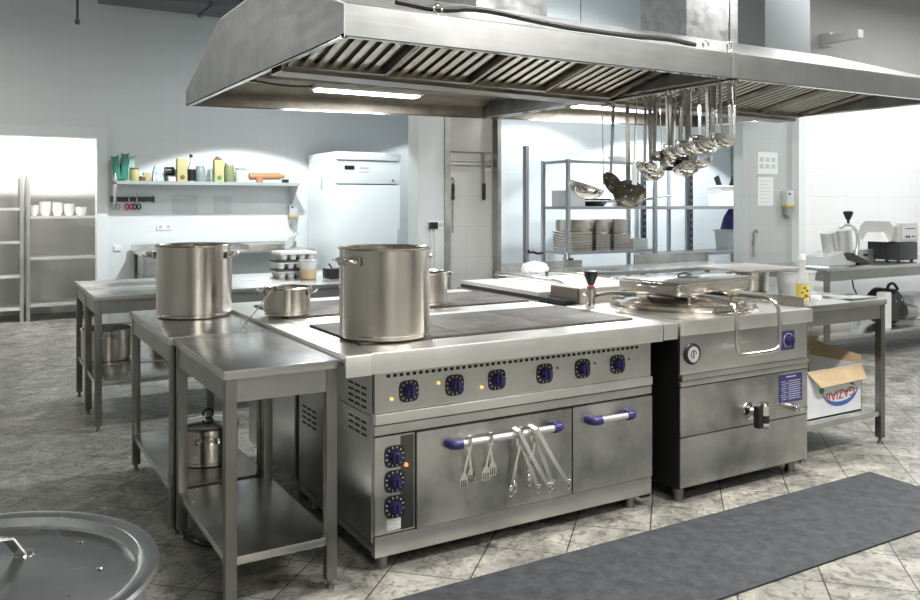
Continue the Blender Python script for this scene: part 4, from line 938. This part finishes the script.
# ================================================================== BAY: RACKS
def post(m, x, y, h, w=.035): m.box(x - w / 2, x + w / 2, y - w / 2, y + w / 2, .0, h, .001)
t = thing('shelving_rack', 'grey steel shelving rack with stacked pans, left one in the bay', 'shelving', (5.7, 6.8, 0))
X0, X1, Y0, Y1 = 5.155, 6.33, 6.62, 7.04
for x, y in ((X0, Y0), (X1, Y0), (X0, Y1), (X1, Y1)):
    m = MB(); post(m, x, y, 1.87); m.build('post', RACK, t)
for z in (.35, .94, 1.395, 1.862):
    m = MB(); m.box(X0 - .0, X1, Y0, Y1, z - .006, z); m.box(X0, X1, Y0 - .004, Y0 + .002, z - .03, z); m.box(X0 - .004, X0 + .002, Y0, Y1, z - .03, z); m.build('shelf', RACK, t)
t = thing('shelving_rack', 'grey steel shelving rack at the right of the bay, half hidden by the pier', 'shelving', (6.9, 6.8, 0))
X0, X1, Y0, Y1 = 6.40, 8.0, 6.70, 7.12
for x, y in ((X0, Y0), (X1 - .14, Y0), (X0 + .62, Y1)):
    m = MB(); post(m, x, y, 1.6 if x < 7 else 2.0); m.build('post', RACK, t)
for z in (.30, .875, 1.395):
    m = MB(); m.box(X0, X1, Y0, Y1, z - .006, z); m.box(X0, X1, Y0 - .004, Y0 + .002, z - .035, z); m.build('shelf', RACK, t)
for i, (x, y, lb) in enumerate(((6.98, 7.5, 'dark perforated wall upright at the back of the bay, left one'), (7.76, 7.5, 'dark perforated wall upright at the back of the bay, right one'))):
    t = thing('perforated_upright', lb, 'upright', (x, y, 0))
    m = MB(); m.box(x - .03, x + .03, y - .02, y + .02, 0, 2.0 if i else 1.9); m.build('upright', RACK_D, t)
    m = MB()
    for k in range(20): m.box(x - .010, x + .010, y - .023, y - .019, .25 + k * .08, .28 + k * .08)
    m.build('hole', S_DULL, t)
# white bins
def bin_(x, y, z, s, h, label, mat=GREYP):
    t = thing('food_bin', label, 'bin', (x, y, z), None)
    m = MB(); w0 = s * .40; w1 = s * .5
    m.poly([(x - w0, y - s * .3, z), (x + w0, y - s * .3, z), (x + w1, y - s * .3, z + h), (x - w1, y - s * .3, z + h)], (0, s * .6, 0)); m.build('bin_body', mat, t)
    m = MB(); m.box(x - w1 - .015, x + w1 + .015, y - s * .3 - .015, y + s * .3 + .015, z + h - .02, z + h, .004); m.build('rim', mat, t)
    return t
b = bin_(7.68, 6.9, 1.396, .32, .24, 'white plastic bin holding black scoops on the upper shelf of the right rack', WHITE_G)
for dx, r_ in ((-.13, -25), (.10, 25)):
    m = MB(); M = Matrix.Translation((7.68 + dx, 6.85, 1.66)) @ Matrix.Rotation(R(r_), 4, 'Y'); m.box(-.035, .035, -.012, .012, -.10, .09, .02, M=M)
    tag(m.build('scoop', BLACK), 'black scoop sticking out of the white bin, ' + ('left one' if dx < 0 else 'right one'), 'scoop')
bin_(7.80, 6.9, .876, .32, .24, 'grey plastic bin with dark blue cloth on the lower shelf of the right rack', GREYP)
m = MB(); m.lathe([(0, 1.118), (.13, 1.118), (.12, 1.18), (.09, 1.26), (.05, 1.34), (.02, 1.375), (0, 1.38)], (7.83, 6.9, 0), 14)
for v in m.bm.verts: v.co += Vector((random.uniform(-.012, .012), random.uniform(-.012, .012), 0))
tag(m.build('blue_cloth', NAVY), 'dark blue cloth heaped in the grey bin on the right rack', 'cloth')
# pans on rack: upper shelf
t = thing('frying_pan', 'black frying pan lying on the upper shelf of the left rack', 'pan', (5.62, 6.82, 1.396))
m = MB(); m.lathe([(0, 1.397), (.13, 1.397), (.17, 1.445), (.172, 1.45), (.165, 1.445), (.125, 1.404), (0, 1.403)], (5.62, 6.82, 0), 36, cap=False); m.build('pan_body', BLACK, t)
m = MB(); m.tube([(5.78, 6.75, 1.44), (5.95, 6.68, 1.47), (6.02, 6.65, 1.475)], .011, 8, smooth=1); m.build('handle', S_DULL, t)
t = thing('steel_pan', 'steel pan with two long handles at the right end of the upper rack shelf', 'pan', (6.12, 6.85, 1.396))
m = MB(); m.lathe([(0, 1.397), (.15, 1.397), (.155, 1.47), (.16, 1.472), (.15, 1.468), (.145, 1.403), (0, 1.403)], (6.12, 6.85, 0), 36, cap=False); m.build('pan_body', S_POT, t)
m = MB(); m.tube([(6.26, 6.80, 1.46), (6.45, 6.70, 1.495), (6.6, 6.64, 1.51)], .010, 8, smooth=1); m.tube([(6.25, 6.86, 1.46), (6.42, 6.86, 1.47), (6.54, 6.84, 1.475)], .010, 8, smooth=1); m.build('handle', S_DULL, t)
for k, (x, s) in enumerate(((5.36, .13), (5.45, .12))):
    pass
def bowl(x, y, z, r, h, mat, label, name='bowl', group=None):
    m = MB(); m.lathe([(0, z), (r * .6, z), (r, z + h), (r + .006, z + h + .002), (r - .006, z + h), (r * .56, z + .006), (0, z + .006)], (x, y, 0), 32, cap=False)
    return tag(m.build(name, mat), label, name.replace('_', ' '), group)
m = MB(); m.box(5.22, 5.44, 6.70, 6.98, 1.396, 1.56, .006); tag(m.build('storage_box', pmat('pale_box', (.55, .58, .60), .4)), 'pale plastic box at the left end of the upper shelf of the left rack', 'box')
m = MB(); m.box(5.46, 5.75, 6.66, 7.0, 1.456, 1.475, .004); tag(m.build('black_tray', BLACK), 'flat black tray resting on top of the frying pan', 'tray')
bowl(5.95, 6.78, 1.863, .12, .06, WHITE_G, 'white bowl standing on top of the left rack')
# stacked gastronorm pans on the middle shelf: piles
pile_lab = ['left pile of nested steel pans on the middle shelf of the rack', 'middle pile of nested steel pans on the middle shelf of the rack', 'right pile of nested steel pans on the middle shelf of the rack']
pile_short = ['left pile of steel pans on the rack', 'middle pile of steel pans on the rack', 'right pile of steel pans on the rack']
ordn = ['bottom pan', 'second pan from below', 'third pan from below', 'fourth pan from below', 'fifth pan from below', 'sixth pan from below', 'seventh pan from below']
gp = None
for j, (x0, x1, n) in enumerate(((5.22, 5.50, 7), (5.54, 5.74, 6), (5.78, 6.02, 6))):
    for k in range(n):
        m = MB(); z = .942 + k * .028
        w_ = .012
        m.poly([(x0 + w_, 6.66, z), (x1 - w_, 6.66, z), (x1 - .004, 6.66, z + .022), (x0 + .004, 6.66, z + .022)], (0, .30, 0)); m.box(x0, x1, 6.645, 6.975, z + .021, z + .025)
        tag(m.build('nested_pan', S_POT), ordn[k] + ' in the ' + pile_short[j], 'pan', 'nested pans on the rack')
    zz = .942 + n * .028
    t = thing('upright_pan', 'deep steel pan on top of the ' + pile_short[j], 'pan', ((x0 + x1) / 2, 6.8, zz))
    m = MB(); m.box(x0 + .02, x1 - .02, 6.68, 6.95, zz, zz + .15 if j else zz + .12, .02); m.build('pan_body', S_POT, t)
m = MB(); m.box(6.08, 6.28, 6.68, 6.95, .941, 1.05, .004); tag(m.build('glass_box', pmat('pale_glass', (.6, .65, .66), .1, trans=.4)), 'clear box at the right end of the middle shelf of the left rack', 'box')
# wall rail + crank on the left of the bay
t = thing('wall_rail', 'tall narrow steel rail standing left of the shelving rack', 'rail', (4.79, 6.85, 0))
m = MB(); m.box(4.77, 4.805, 6.80, 6.86, 0, 2.0, .003); m.build('rail', RACK, t)
m = MB(); m.tube([(4.79, 6.79, .96), (4.80, 6.78, .93), (4.83, 6.78, .945), (4.90, 6.78, .92), (4.96, 6.78, .93)], .013, 8, smooth=1); m.build('crank', BLACK, t)
t = thing('steel_counter', 'low steel counter with raised back edge under the shelving racks', 'counter', (5.6, 5.9, 0))
m = MB(); m.box(3.95, 6.55, 5.52, 6.1, .80, .835, .004); m.build('counter_top', S_TOP, t)
m = MB(); m.box(4.0, 4.9, 6.08, 6.1, .836, .90); m.build('upstand', S_DULL, t); m = MB(); m.box(5.55, 6.55, 6.08, 6.1, .836, .93); m.build('upstand', S_DULL, t)
for x in (4.0, 6.5):
    for y in (5.57, 6.05):
        m = MB(); leg(m, x, y, .80); m.build('leg', S_LEG, t)
m = MB(); m.ball((4.17, 5.82, .85), .13, .11, .075, 20)
for v in m.bm.verts: v.co += Vector((random.uniform(-.01, .01), random.uniform(-.01, .01), random.uniform(-.008, .012))); v.co.z = max(v.co.z, .836)
tag(m.build('white_cloth', WHITEF), 'crumpled white cloth lying on the counter behind the tilting pan', 'cloth')
t = thing('mixer_tap', 'small steel mixer tap on the counter beside the white cloth', 'tap', (4.44, 5.75, .836))
m = MB(); m.cyl((4.44, 5.75, .836), (4.44, 5.75, .96), .016); m.tube([(4.44, 5.75, .95), (4.41, 5.70, 1.0), (4.36, 5.62, .99), (4.35, 5.6, .95)], .010, 8, smooth=1); m.build('spout', S_DULL, t)
m = MB(); m.box(4.45, 4.53, 5.74, 5.76, .93, .95, .004); m.build('lever', BLACK, t)
def socket(x, y, z, n, label, w=.08):
    t = thing('wall_socket', label, 'socket', (x, y, z))
    m = MB(); m.box(x - w * n / 2, x + w * n / 2, y - .012, y, z - .04, z + .04, .004); p = m.build('cover_plate', WHITE_G, t)
    for k in range(n):
        cx = x - w * n / 2 + w * (k + .5); m = MB(); m.cyl((cx, y - .0125, z), (cx, y - .0135, z), .022); q = m.build('socket_well', GREYP, p)
    return t
socket(6.28, 7.6, 1.22, 2, 'double white wall socket seen between the shelves of the left rack')

# ================================================================== PILLAR, KNIVES, PIER
socket(3.80, 6.92, 1.22, 3, 'white wall socket with two black plugs on the pillar', .055)
for dx in (-.055, -.012):
    t = thing('power_plug', 'black power plug in the pillar socket, ' + ('left one' if dx < -.03 else 'right one'), 'plug', (3.80 + dx, 6.9, 1.2))
    m = MB(); m.box(3.78 + dx, 3.82 + dx, 6.87, 6.905, 1.185, 1.25, .008); m.build('plug_body', BLACK, t)
    m = MB(); m.tube([(3.80 + dx, 6.885, 1.19), (3.80 + dx, 6.885, 1.1), (3.81 + dx, 6.89, .95), (3.80 + dx, 6.895, .75)], .006, 8, smooth=1); m.build('cord', WHITE_G, t)
t = thing('magnetic_knife_rack', 'steel magnetic knife rack on the cream tiled panel', 'knife rack', (4.23, 6.98, 1.83))
m = MB(); m.box(3.985, 4.475, 6.975, 6.998, 1.80, 1.815, .002); m.box(3.985, 4.475, 6.975, 6.998, 1.835, 1.85, .002); m.box(3.985, 4.475, 6.985, 6.999, 1.80, 1.85); m.box(3.985, 3.995, 6.972, 6.999, 1.79, 1.86); m.box(4.465, 4.475, 6.972, 6.999, 1.79, 1.86); m.build('magnetic_bars', S_DULL, t)
t = thing('kitchen_knife', 'long kitchen knife with dark handle hanging from the right end of the magnetic rack', 'knife', (4.38, 6.96, 1.6))
m = MB(); m.poly([(4.365, 6.971, 1.93), (4.395, 6.971, 1.93), (4.395, 6.971, 1.62), (4.37, 6.971, 1.62)], (0, .003, 0)); m.build('blade', S_POLISH, t)
m = MB(); m.box(4.368, 4.400, 6.964, 6.982, 1.46, 1.625, .006); m.build('handle', BLACK, t)
t = thing('sharpening_steel', 'sharpening steel with black handle hanging point down on the cream panel', 'sharpening steel', (4.03, 6.97, 1.4))
m = MB(); m.lathe([(.008, 1.46), (.02, 1.47), (.014, 1.50), (.018, 1.56), (.014, 1.615), (.0, 1.62)], (4.03, 6.972, 0), 16); m.build('handle', BLACK, t)
m = MB(); m.cyl((4.03, 6.972, 1.14), (4.03, 6.972, 1.47), .006, .008, 10); m.build('rod', S_DULL, t)
m = MB(); m.tube([(4.03 + .014 * math.cos(a), 6.972, 1.64 + .018 * math.sin(a)) for a in [k * .524 for k in range(12)]], .004, 6, closed=True); m.box(4.02, 4.04, 6.985, 7.0, 1.65, 1.68, .003); m.build('hanging_ring', S_POLISH, t)
m = MB(); m.box(3.965, 4.47, 6.96, 6.998, 1.93, 2.42, .004); tag(m.build('wall_cover_board', pmat('satin_panel', (.40, .39, .37), .5, .3)), 'plain grey panel above the magnetic knife rack', 'panel')
# notices
def notice(x0, x1, z0, z1, rows, label, y=5.85):
    t = thing('paper_notice', label, 'notice', ((x0 + x1) / 2, y - .001, z0))
    m = MB(); m.box(x0, x1, y - .0035, y - .001, z0, z1); p = m.build('sheet', PAPER, t)
    return t, p
t, p = notice(7.02, 7.33, 1.73, 1.96, 0, 'landscape paper notice with small pictures, upper one on the pier')
m = MB()
for i in range(3):
    for j in range(2): m.box(7.05 + i * .09, 7.11 + i * .09, 5.8455, 5.8466, 1.79 + j * .07, 1.835 + j * .07)
m.build('picture_print', pmat('faint_print', (.45, .47, .45), .7), p)
t, p = notice(7.02, 7.26, 1.40, 1.70, 0, 'portrait paper notice with lines of text, lower one on the pier')
m = MB()
for j in range(7): m.box(7.05, 7.22 - (j % 3) * .02, 5.8455, 5.8466, 1.44 + j * .036, 1.446 + j * .036)
m.build('text_lines', MATS['faint_print'], p)
def dispenser(x, y, z, label):
    t = thing('soap_dispenser', label, 'soap dispenser', (x, y, z))
    m = MB(); m.box(x - .055, x + .055, y - .08, y, z + .12, z + .27, .008); m.build('case', pmat('pale_steel_case', (.60, .62, .62), .35, .4), t)
    m = MB(); m.box(x - .056, x + .056, y - .082, y - .0, z + .10, z + .122, .003); m.build('yellow_band', pmat('amber_plastic', (.55, .40, .05), .4), t)
    m = MB(); m.poly([(x - .045, y - .07, z + .10), (x + .045, y - .07, z + .10), (x + .045, y - .07, z + .02), (x + .0, y - .07, z - .02), (x - .045, y - .07, z + .02)], (0, .06, 0)); m.build('pump', S_DULL, t)
    m = MB(); m.cyl((x - .02, y - .075, z + .235), (x - .02, y - .085, z + .235), .012); m.build('lock', BLACK, t)
dispenser(7.44, 5.848, 1.29, 'soap dispenser with yellow band on the pier beside the notices')
t = thing('hook_pipe', 'thin upright steel hook low on the pier wall', 'hook', (6.95, 5.84, 1.0))
m = MB(); m.tube([(6.95, 5.835, .88), (6.95, 5.835, 1.12), (6.96, 5.83, 1.15), (6.99, 5.83, 1.15), (7.0, 5.83, 1.12)], .010, 8, smooth=1); m.build('pipe', S_DULL, t)
m = MB(); m.box(6.93, 6.97, 5.83, 5.85, 1.0, 1.04, .004); m.build('bracket', S_DULL, t)
# emergency light on the upper right wall
t = thing('emergency_light', 'slim pale emergency light bracketed on the beige upper right wall', 'light', (7.9, 5.3, 3.13))
m = MB(); m.box(7.86, 7.95, 5.28, 5.66, 3.13, 3.22, .015); m.build('light_body', pmat('pale_fixture', (.42, .42, .40), .5), t)
m = MB(); m.box(7.875, 7.935, 5.62, 5.738, 3.10, 3.25, .01); m.build('bracket', MATS['pale_fixture'], t)

# ================================================================== BACK LEFT WALL
Yw = 10.6
t = thing('fridge', 'tall white upright fridge with a small display against the back wall', 'fridge', (4.28, 10.05, 0))
m = MB(); m.box(3.865, 4.735, 9.60, 10.52, .10, 2.06, .01); bd = m.build('cabinet', WHITE, t)
m = MB(); m.box(3.865, 4.735, 9.545, 9.598, .12, 1.655, .012); d = m.build('door', WHITE, t)
m = MB(); m.box(3.865, 4.735, 9.545, 9.598, 1.67, 1.955, .008); cp = m.build('control_panel', WHITE, t)
m = MB(); m.box(3.86, 4.74, 9.53, 10.52, 1.965, 2.065, .01); m.build('top_cap', WHITE, t)
m = MB(); m.box(3.97, 4.10, 9.540, 9.546, 1.845, 1.895, .001); m.build('display', BLACK, cp)
m = MB(); m.box(4.16, 4.30, 9.541, 9.546, 1.82, 1.90); nl = m.build('name_plate', PAINT_W, cp)
m = MB(); m.box(4.18, 4.28, 9.539, 9.5415, 1.862, 1.872); m.build('print', INK, nl)
m = MB(); m.cyl((4.63, 9.546, 1.715), (4.63, 9.538, 1.715), .018); m.build('lock', S_DULL, cp)
m = MB(); m.box(4.68, 4.70, 9.515, 9.545, .85, 1.10, .006); m.build('door_handle', GREYP, d)
for x in (3.92, 4.68):
    for y in (9.65, 10.46):
        m = MB(); m.cyl((x, y, 0), (x, y, .105), .022); m.build('foot', BLACK, t)
m = MB(); m.box(3.855, 3.865, 10.0, 10.06, 1.62, 1.80, .003); m.build('hinge_cover', GREYP, t)
# wall shelf
t = thing('wall_shelf', 'long narrow steel shelf on the back wall crowded with bottles and packets', 'shelf', (2.55, 10.45, 1.66))
m = MB(); m.box(1.45, 3.66, 10.28, 10.598, 1.672, 1.69, .002); m.box(1.45, 3.66, 10.276, 10.282, 1.65, 1.69); m.build('shelf_board', pmat('shelf_grey', (.42, .46, .45), .4, .4), t)
for x in (1.455, 3.64):
    m = MB(); m.poly([(x, 10.30, 1.65), (x, 10.598, 1.65), (x, 10.598, 1.36), (x, 10.57, 1.36)], (.012, 0, 0)); m.build('bracket', PAINT_W, t)
m = MB(); m.poly([(1.45, 10.30, 1.69), (1.45, 10.59, 1.69), (1.45, 10.59, 1.95), (1.45, 10.56, 1.95)], (.01, 0, 0)); m.build('end_panel', PAINT_W, t)
SZ = 1.691
def sx(px):  # photo column -> place on the shelf
    k = (px - 460) / 831.0; fx, fy = math.sin(YAW), math.cos(YAW); Y = 10.43; return Y * (k * fy + fy * 0 + math.sin(YAW)) / (math.cos(YAW) - k * fx) if False else (10.43 * (k * fy + math.sin(YAW))) / (math.cos(YAW) - k * fx)
# bunch of green wrapped packets
for k, (x, h, a, lb) in enumerate(((sx(118), .24, -8, 'green film packet leaning at the left end of the wall shelf'), (sx(123.5), .27, 3, 'tall green film packet, second from the left end of the wall shelf'), (sx(130), .25, 4, 'pale green packet with a torn top, third on the wall shelf'))):
    m = MB(); M = Matrix.Translation((x, 10.45, SZ + .012)) @ Matrix.Rotation(R(a), 4, 'Y')
    m.box(-.035, .035, -.06, .06, 0, h, .012, M=M); m.poly([M @ Vector(p) for p in ((-.035, -.01, h - .01), (.035, -.01, h - .01), (.05, -.01, h + .05), (0, -.01, h + .03), (-.04, -.01, h + .045))], (0, .006, 0))
    tag(m.build('film_packet', (GREEN_B, GREEN_B, pmat('pale_green_film', (.35, .55, .48), .4))[k]), lb, 'packet', 'packets at the shelf end')
def jar(x, r, h, mat, label, lidm=None, name='jar', y=10.40):
    t = thing(name, label, name.replace('_', ' '), (x, y, SZ))
    m = MB(); m.lathe([(0, SZ), (r * .95, SZ), (r, SZ + .008), (r, SZ + h * .8), (r * .85, SZ + h * .88), (r * .85, SZ + h), (0, SZ + h)], (x, y, 0), 20); m.build('jar_body', mat, t)
    if lidm: m = MB(); m.cyl((x, y, SZ + h * .9), (x, y, SZ + h * 1.03), r * .9); m.build('jar_lid', lidm, t)
    return t
jar(sx(134), .055, .15, CREAM, 'cream jar with brown top beside the green packets', BROWN)
jar(sx(142), .05, .06, BROWN, 'low brown jar between the cream jar and the yellow tub on the shelf', WHITE_G)
m = MB(); m.box(sx(143), sx(150), 10.36, 10.46, SZ, SZ + .10, .01); tag(m.build('yellow_tub', CREAM), 'low pale yellow tub left of the blue and white bag', 'tub')
t = thing('sugar_bag', 'blue and white patterned bag on the wall shelf', 'bag', (sx(157), 10.42, SZ))
m = MB(); m.poly([(sx(152), 10.36, SZ), (sx(163), 10.36, SZ), (sx(161.5), 10.38, SZ + .12), (sx(159), 10.40, SZ + .18), (sx(155), 10.40, SZ + .18), (sx(153), 10.38, SZ + .12)], (0, .09, 0)); m.build('bag_body', BLUEW, t)
t = thing('black_jug', 'black handled jug lying behind a white tub on the wall shelf', 'jug', (sx(170), 10.47, SZ))
m = MB(); m.cyl((sx(166), 10.50, SZ + .12), (sx(175), 10.50, SZ + .13), .055, .05); m.build('jug_body', BLACK, t); m = MB(); m.box(sx(168), sx(174), 10.46, 10.54, SZ, SZ + .07, .01); m.build('jug_base', GREYG, t)
m = MB(); m.box(sx(167), sx(174), 10.33, 10.40, SZ, SZ + .055, .01); tag(m.build('white_tub', WHITE_G), 'small white tub in front of the black jug', 'tub')
def carton_(x0, x1, h, mat, label, top=None, pic=BROWN):
    t = thing('paper_carton', label, 'packet', ((x0 + x1) / 2, 10.4, SZ))
    m = MB(); m.box(x0, x1, 10.35, 10.45, SZ, SZ + h, .006); b_ = m.build('packet_body', mat, t)
    if pic: m = MB(); m.ball(((x0 + x1) / 2, 10.349, SZ + .05), (x1 - x0) * .25, .002, .03, 12); m.build('printed_picture', pic, b_)
    if top: m = MB(); m.poly([(x0, 10.37, SZ + h), (x1, 10.37, SZ + h), ((x0 + x1) / 2 - .02, 10.37, SZ + h + .05)], (0, .06, 0)); m.build('folded_top', top, t)
carton_(sx(176), sx(186), .28, CREAM, 'tall yellow carton with brown picture in the middle of the wall shelf')
t = thing('sauce_bottle', 'dark bottle with black cap right of the tall yellow carton', 'bottle', (sx(190.5), 10.4, SZ))
m = MB(); m.lathe([(0, SZ), (.045, SZ), (.047, SZ + .15), (.03, SZ + .20), (.016, SZ + .25), (.016, SZ + .30), (0, SZ + .30)], (sx(190.5), 10.4, 0), 20); m.build('bottle_body', pmat('bottle_pale', (.5, .52, .5), .2), t)
m = MB(); m.lathe([(.0475, SZ + .01), (.0485, SZ + .01), (.0485, SZ + .15), (.0475, SZ + .15)], (sx(190.5), 10.4, 0), 20); m.build('dark_label', BLACK, t)
m = MB(); m.cyl((sx(190.5), 10.4, SZ + .295), (sx(190.5), 10.4, SZ + .33), .02); m.build('cap', BLACK, t)
jar(sx(199.5), .06, .19, GREYG, 'grey green tin right of the dark sauce bottle', None, 'tin')
m = MB(); m.box(sx(203), sx(205), 10.38, 10.44, SZ, SZ + .27, .004); tag(m.build('clear_sheet', GLASS), 'clear upright glass piece beside the grey green tin', 'glass')
jar(sx(209), .035, .15, GLASS, 'small clear glass jar left of the open yellow bag')
carton_(sx(213), sx(222.5), .27, CREAM, 'yellow paper bag with dark folded top on the wall shelf', BROWN, GREEN)
jar(sx(228.5), .062, .23, pmat('olive_jar', (.20, .24, .12), .3), 'tall green glass jar of herbs right of the yellow bag', GREYP)
jar(sx(240), .075, .17, pmat('white_labelled_jar', (.62, .66, .64), .3), 'clear and white jar left of the orange rolling pin', pmat('green_glass', (.25, .40, .30), .2))
t = thing('rolling_pin', 'orange brown rolling pin lying at the right end of the wall shelf', 'rolling pin', (sx(266), 10.42, SZ))
m = MB(); m.cyl((sx(249), 10.42, SZ + .075), (sx(280), 10.42, SZ + .085), .045, .045, 20); m.build('roller', ORANGE, t); m = MB(); m.cyl((sx(280), 10.42, SZ + .085), (sx(284), 10.42, SZ + .08), .025); m.cyl((sx(257), 10.33, SZ), (sx(257), 10.33, SZ + .06), .045); m.build('handle', ORANGE, t)
m = MB(); m.box(sx(281), sx(287), 10.35, 10.42, SZ, SZ + .045, .01); tag(m.build('black_holder', BLACK), 'small black holder at the very right end of the wall shelf', 'holder')
# magnetic rack with small tools
t = thing('magnetic_tool_rack', 'short magnetic tool rack under the left end of the wall shelf', 'tool rack', (sx(133), 10.58, 1.46))
m = MB(); m.box(sx(111) + .02, sx(155) + .02, 10.575, 10.598, 1.445, 1.465); m.box(sx(111) + .02, sx(155) + .02, 10.575, 10.598, 1.485, 1.505); m.box(sx(111) + .02, sx(114) + .02, 10.565, 10.599, 1.44, 1.51); m.box(sx(153) + .02, sx(155) + .02, 10.565, 10.599, 1.44, 1.51); m.box(sx(111) + .02, sx(155) + .02, 10.59, 10.599, 1.45, 1.50); m.build('bars', RACK_D, t)
for px, lb, mt in ((116, 'steel scissors hanging at the left end of the short tool rack', S_DULL), (129, 'red handled scissors hanging on the short tool rack', RED), (137, 'black handled scissors hanging on the short tool rack', BLACK)):
    x = sx(px) + .02; t = thing('scissors', lb, 'scissors', (x, 10.56, 1.4))
    m = MB(); m.poly([(x - .01, 10.562, 1.42), (x + .01, 10.562, 1.42), (x + .004, 10.562, 1.54), (x - .004, 10.562, 1.54)], (0, .004, 0)); m.build('blade', S_DULL, t)
    for s in (-1, 1):
        m = MB(); m.tube([(x + s * .024 + .02 * math.cos(a), 10.564, 1.385 + .032 * math.sin(a)) for a in [k * .524 for k in range(12)]], .008, 8, closed=True); m.build('finger_ring', mt, t)
for px0, px1, lb in ((176, 201, 'faint clear wall plate under the middle of the wall shelf, left one'), (218, 235, 'faint clear wall plate under the wall shelf, right one')):
    m = MB(); m.box(sx(px0), sx(px1), 10.590, 10.599, 1.30, 1.52, .002); tag(m.build('wall_plate', pmat('faint_plate', (.60, .64, .65), .25)), lb, 'plate')
socket(sx(167), Yw, 1.14, 2, 'double white wall socket on the back wall above the tall pot on the side table', .09)
dispenser(3.66, Yw - .002, 1.14, 'soap dispenser with yellow band on the back wall left of the fridge')
m = MB(); m.box(sx(116), sx(123), 10.585, 10.599, .86, .93, .004); tag(m.build('wall_box', WHITE_G), 'small white wall box left of the steel sink near the store room opening', 'wall box')
# counter along the wall with sink
t = thing('sink_counter', 'steel sink counter along the back wall behind the tall pots', 'counter', (2.8, 10.2, 0))
m = MB(); m.box(1.66, 3.70, 9.85, 10.55, .83, .86, .004); m.build('counter_top', S_TOP, t)
m = MB(); m.box(1.66, 3.70, 10.53, 10.55, .861, .93); m.build('upstand', S_DULL, t)
m = MB(); m.box(1.70, 2.20, 9.90, 10.40, .60, .829, .01); m.build('sink_basin', S_DULL, t)
m = MB(); m.box(1.86, 1.96, 9.892, 9.899, .72, .78); m.build('paper_label', PAPER, t)
for x in (1.70, 3.66):
    for y in (9.89, 10.5):
        m = MB(); leg(m, x, y, .83); m.build('leg', S_LEG, t)
m = MB(); m.box(2.9, 3.35, 9.95, 10.3, .861, .93, .01); tag(m.build('steel_tray_stack', S_POT), 'low steel tray on the wall counter right of the tall side table pot', 'tray')
t = thing('cleaver', 'grey cleaver leaning up on the wall counter behind the egg trays', 'cleaver', (3.42, 10.1, .861))
m = MB(); m.poly([(3.36, 10.1, .862), (3.46, 10.1, .862), (3.54, 10.1, .98), (3.50, 10.1, 1.02), (3.42, 10.1, .96)], (0, .006, 0)); m.build('blade', GREYP, t); m = MB(); m.cyl((3.51, 10.103, .99), (3.57, 10.103, 1.07), .014); m.build('handle', GREYP, t)

# things on the long table behind the pots
def egg_tray(z, label, x=2.19, y=6.33, mat=WHITE_G, rot=0):
    t = thing('foam_tray', label, 'tray', (x, y, z), 'stacked foam trays')
    m = MB(); n = 4
    m.box(x - .15, x + .15, y - .12, y + .12, z + .040, z + .048, .003)
    for i in range(n):
        for j in range(3): m.lathe([(.022, 0), (.036, .040), (0, .042)], (x - .11 + i * .073, y - .075 + j * .075, z), 12)
    m.build('cupped_base', mat, t)
    m = MB(); m.poly([(x - .15, y - .12, z + .049), (x + .15, y - .12, z + .049), (x + .135, y - .11, z + .063), (x - .135, y - .11, z + .063)], (0, .23, 0)); m.build('tray_lid_and_gap', pmat('dark_tray_gap', (.06, .06, .06), .5) if 'topmost' not in label else mat, t)  # real lid on the topmost; below, dark slabs for the shaded gaps
    return t
t0 = egg_tray(.851, 'lowest white foam tray of the stack on the long table')
t1 = egg_tray(.920, 'middle white foam tray of the stack on the long table', x=2.185)
t2 = egg_tray(.989, 'topmost white foam tray of the stack on the long table', x=2.205)
t = thing('deli_tub', 'clear tub half full of beige sauce in front of the foam trays', 'tub', (2.235, 5.955, .851))
tx, ty = 2.235, 6.09
m = MB(); m.lathe([(0, .852), (.058, .852), (.072, .985), (.078, .987), (.078, .992), (.069, .988), (.055, .858), (0, .857)], (tx, ty, 0), 32, cap=False); m.build('tub_body', CLEARP, t)
m = MB(); m.lathe([(0, .853), (.0592, .853), (.0662, .925), (0, .925)], (tx, ty, 0), 28); m.build('sauce', pmat('beige_sauce', (.48, .36, .22), .5), t)
m = MB(); m.box(2.37, 2.55, 6.0, 6.14, .851, .925, .006); bt = thing('black_box', 'black open box beside the deli tub on the long table', 'box', (2.46, 6.01, .851))
m.build('box_body', BLACK, bt); m = MB(); m.cyl((2.42, 6.06, .92), (2.39, 6.06, .96), .006); m.build('spoon_handle', BLACK, bt)

# ================================================================== STORE ROOM
def store_rack(x0, x1, zs, label):
    t = thing('storage_rack', label, 'shelving', ((x0 + x1) / 2, 11.5, 0))
    for x in (x0, x1):
        for y in (11.30, 11.78):
            m = MB(); m.box(x - .02, x + .02, y - .02, y + .02, 0, zs[-1] + .02, .002); m.build('post', RACK_G, t)
    for z in zs:
        m = MB(); m.box(x0, x1, 11.30, 11.78, z - .012, z); m.box(x0, x1, 11.282, 11.30, z - .03, z + .003); m.build('shelf', RACK_L, t)
RACK_G = pmat('galvanised_rack', (.42, .42, .41), .4, .5)
store_rack(.60, 1.75, (.20, .77, 1.27, 1.75), 'pale storage rack in the store room with white bowls on one shelf')
store_rack(-.65, .53, (.17, .56, .97, 1.37, 1.76), 'pale storage rack at the far left of the store room, shelves empty')
for k, (x, r, h, n) in enumerate(((.66, .064, .13, 'leftmost'), (.795, .066, .175, 'second from left'), (.93, .064, .165, 'middle'), (1.06, .064, .15, 'second from right'), (1.195, .067, .11, 'rightmost'))):
    m = MB(); m.lathe([(0, 1.271), (r * .6, 1.271), (r * .95, 1.271 + h * .35), (r, 1.271 + h), (r * .9, 1.271 + h), (0, 1.271 + h * .96)], (x, 11.42, 0), 24, cap=False)
    tag(m.build('white_bowl_stack', WHITE_G), 'stack of white bowls on the store room rack, ' + n + ' of the row', 'bowls', 'white bowls on the store room rack')
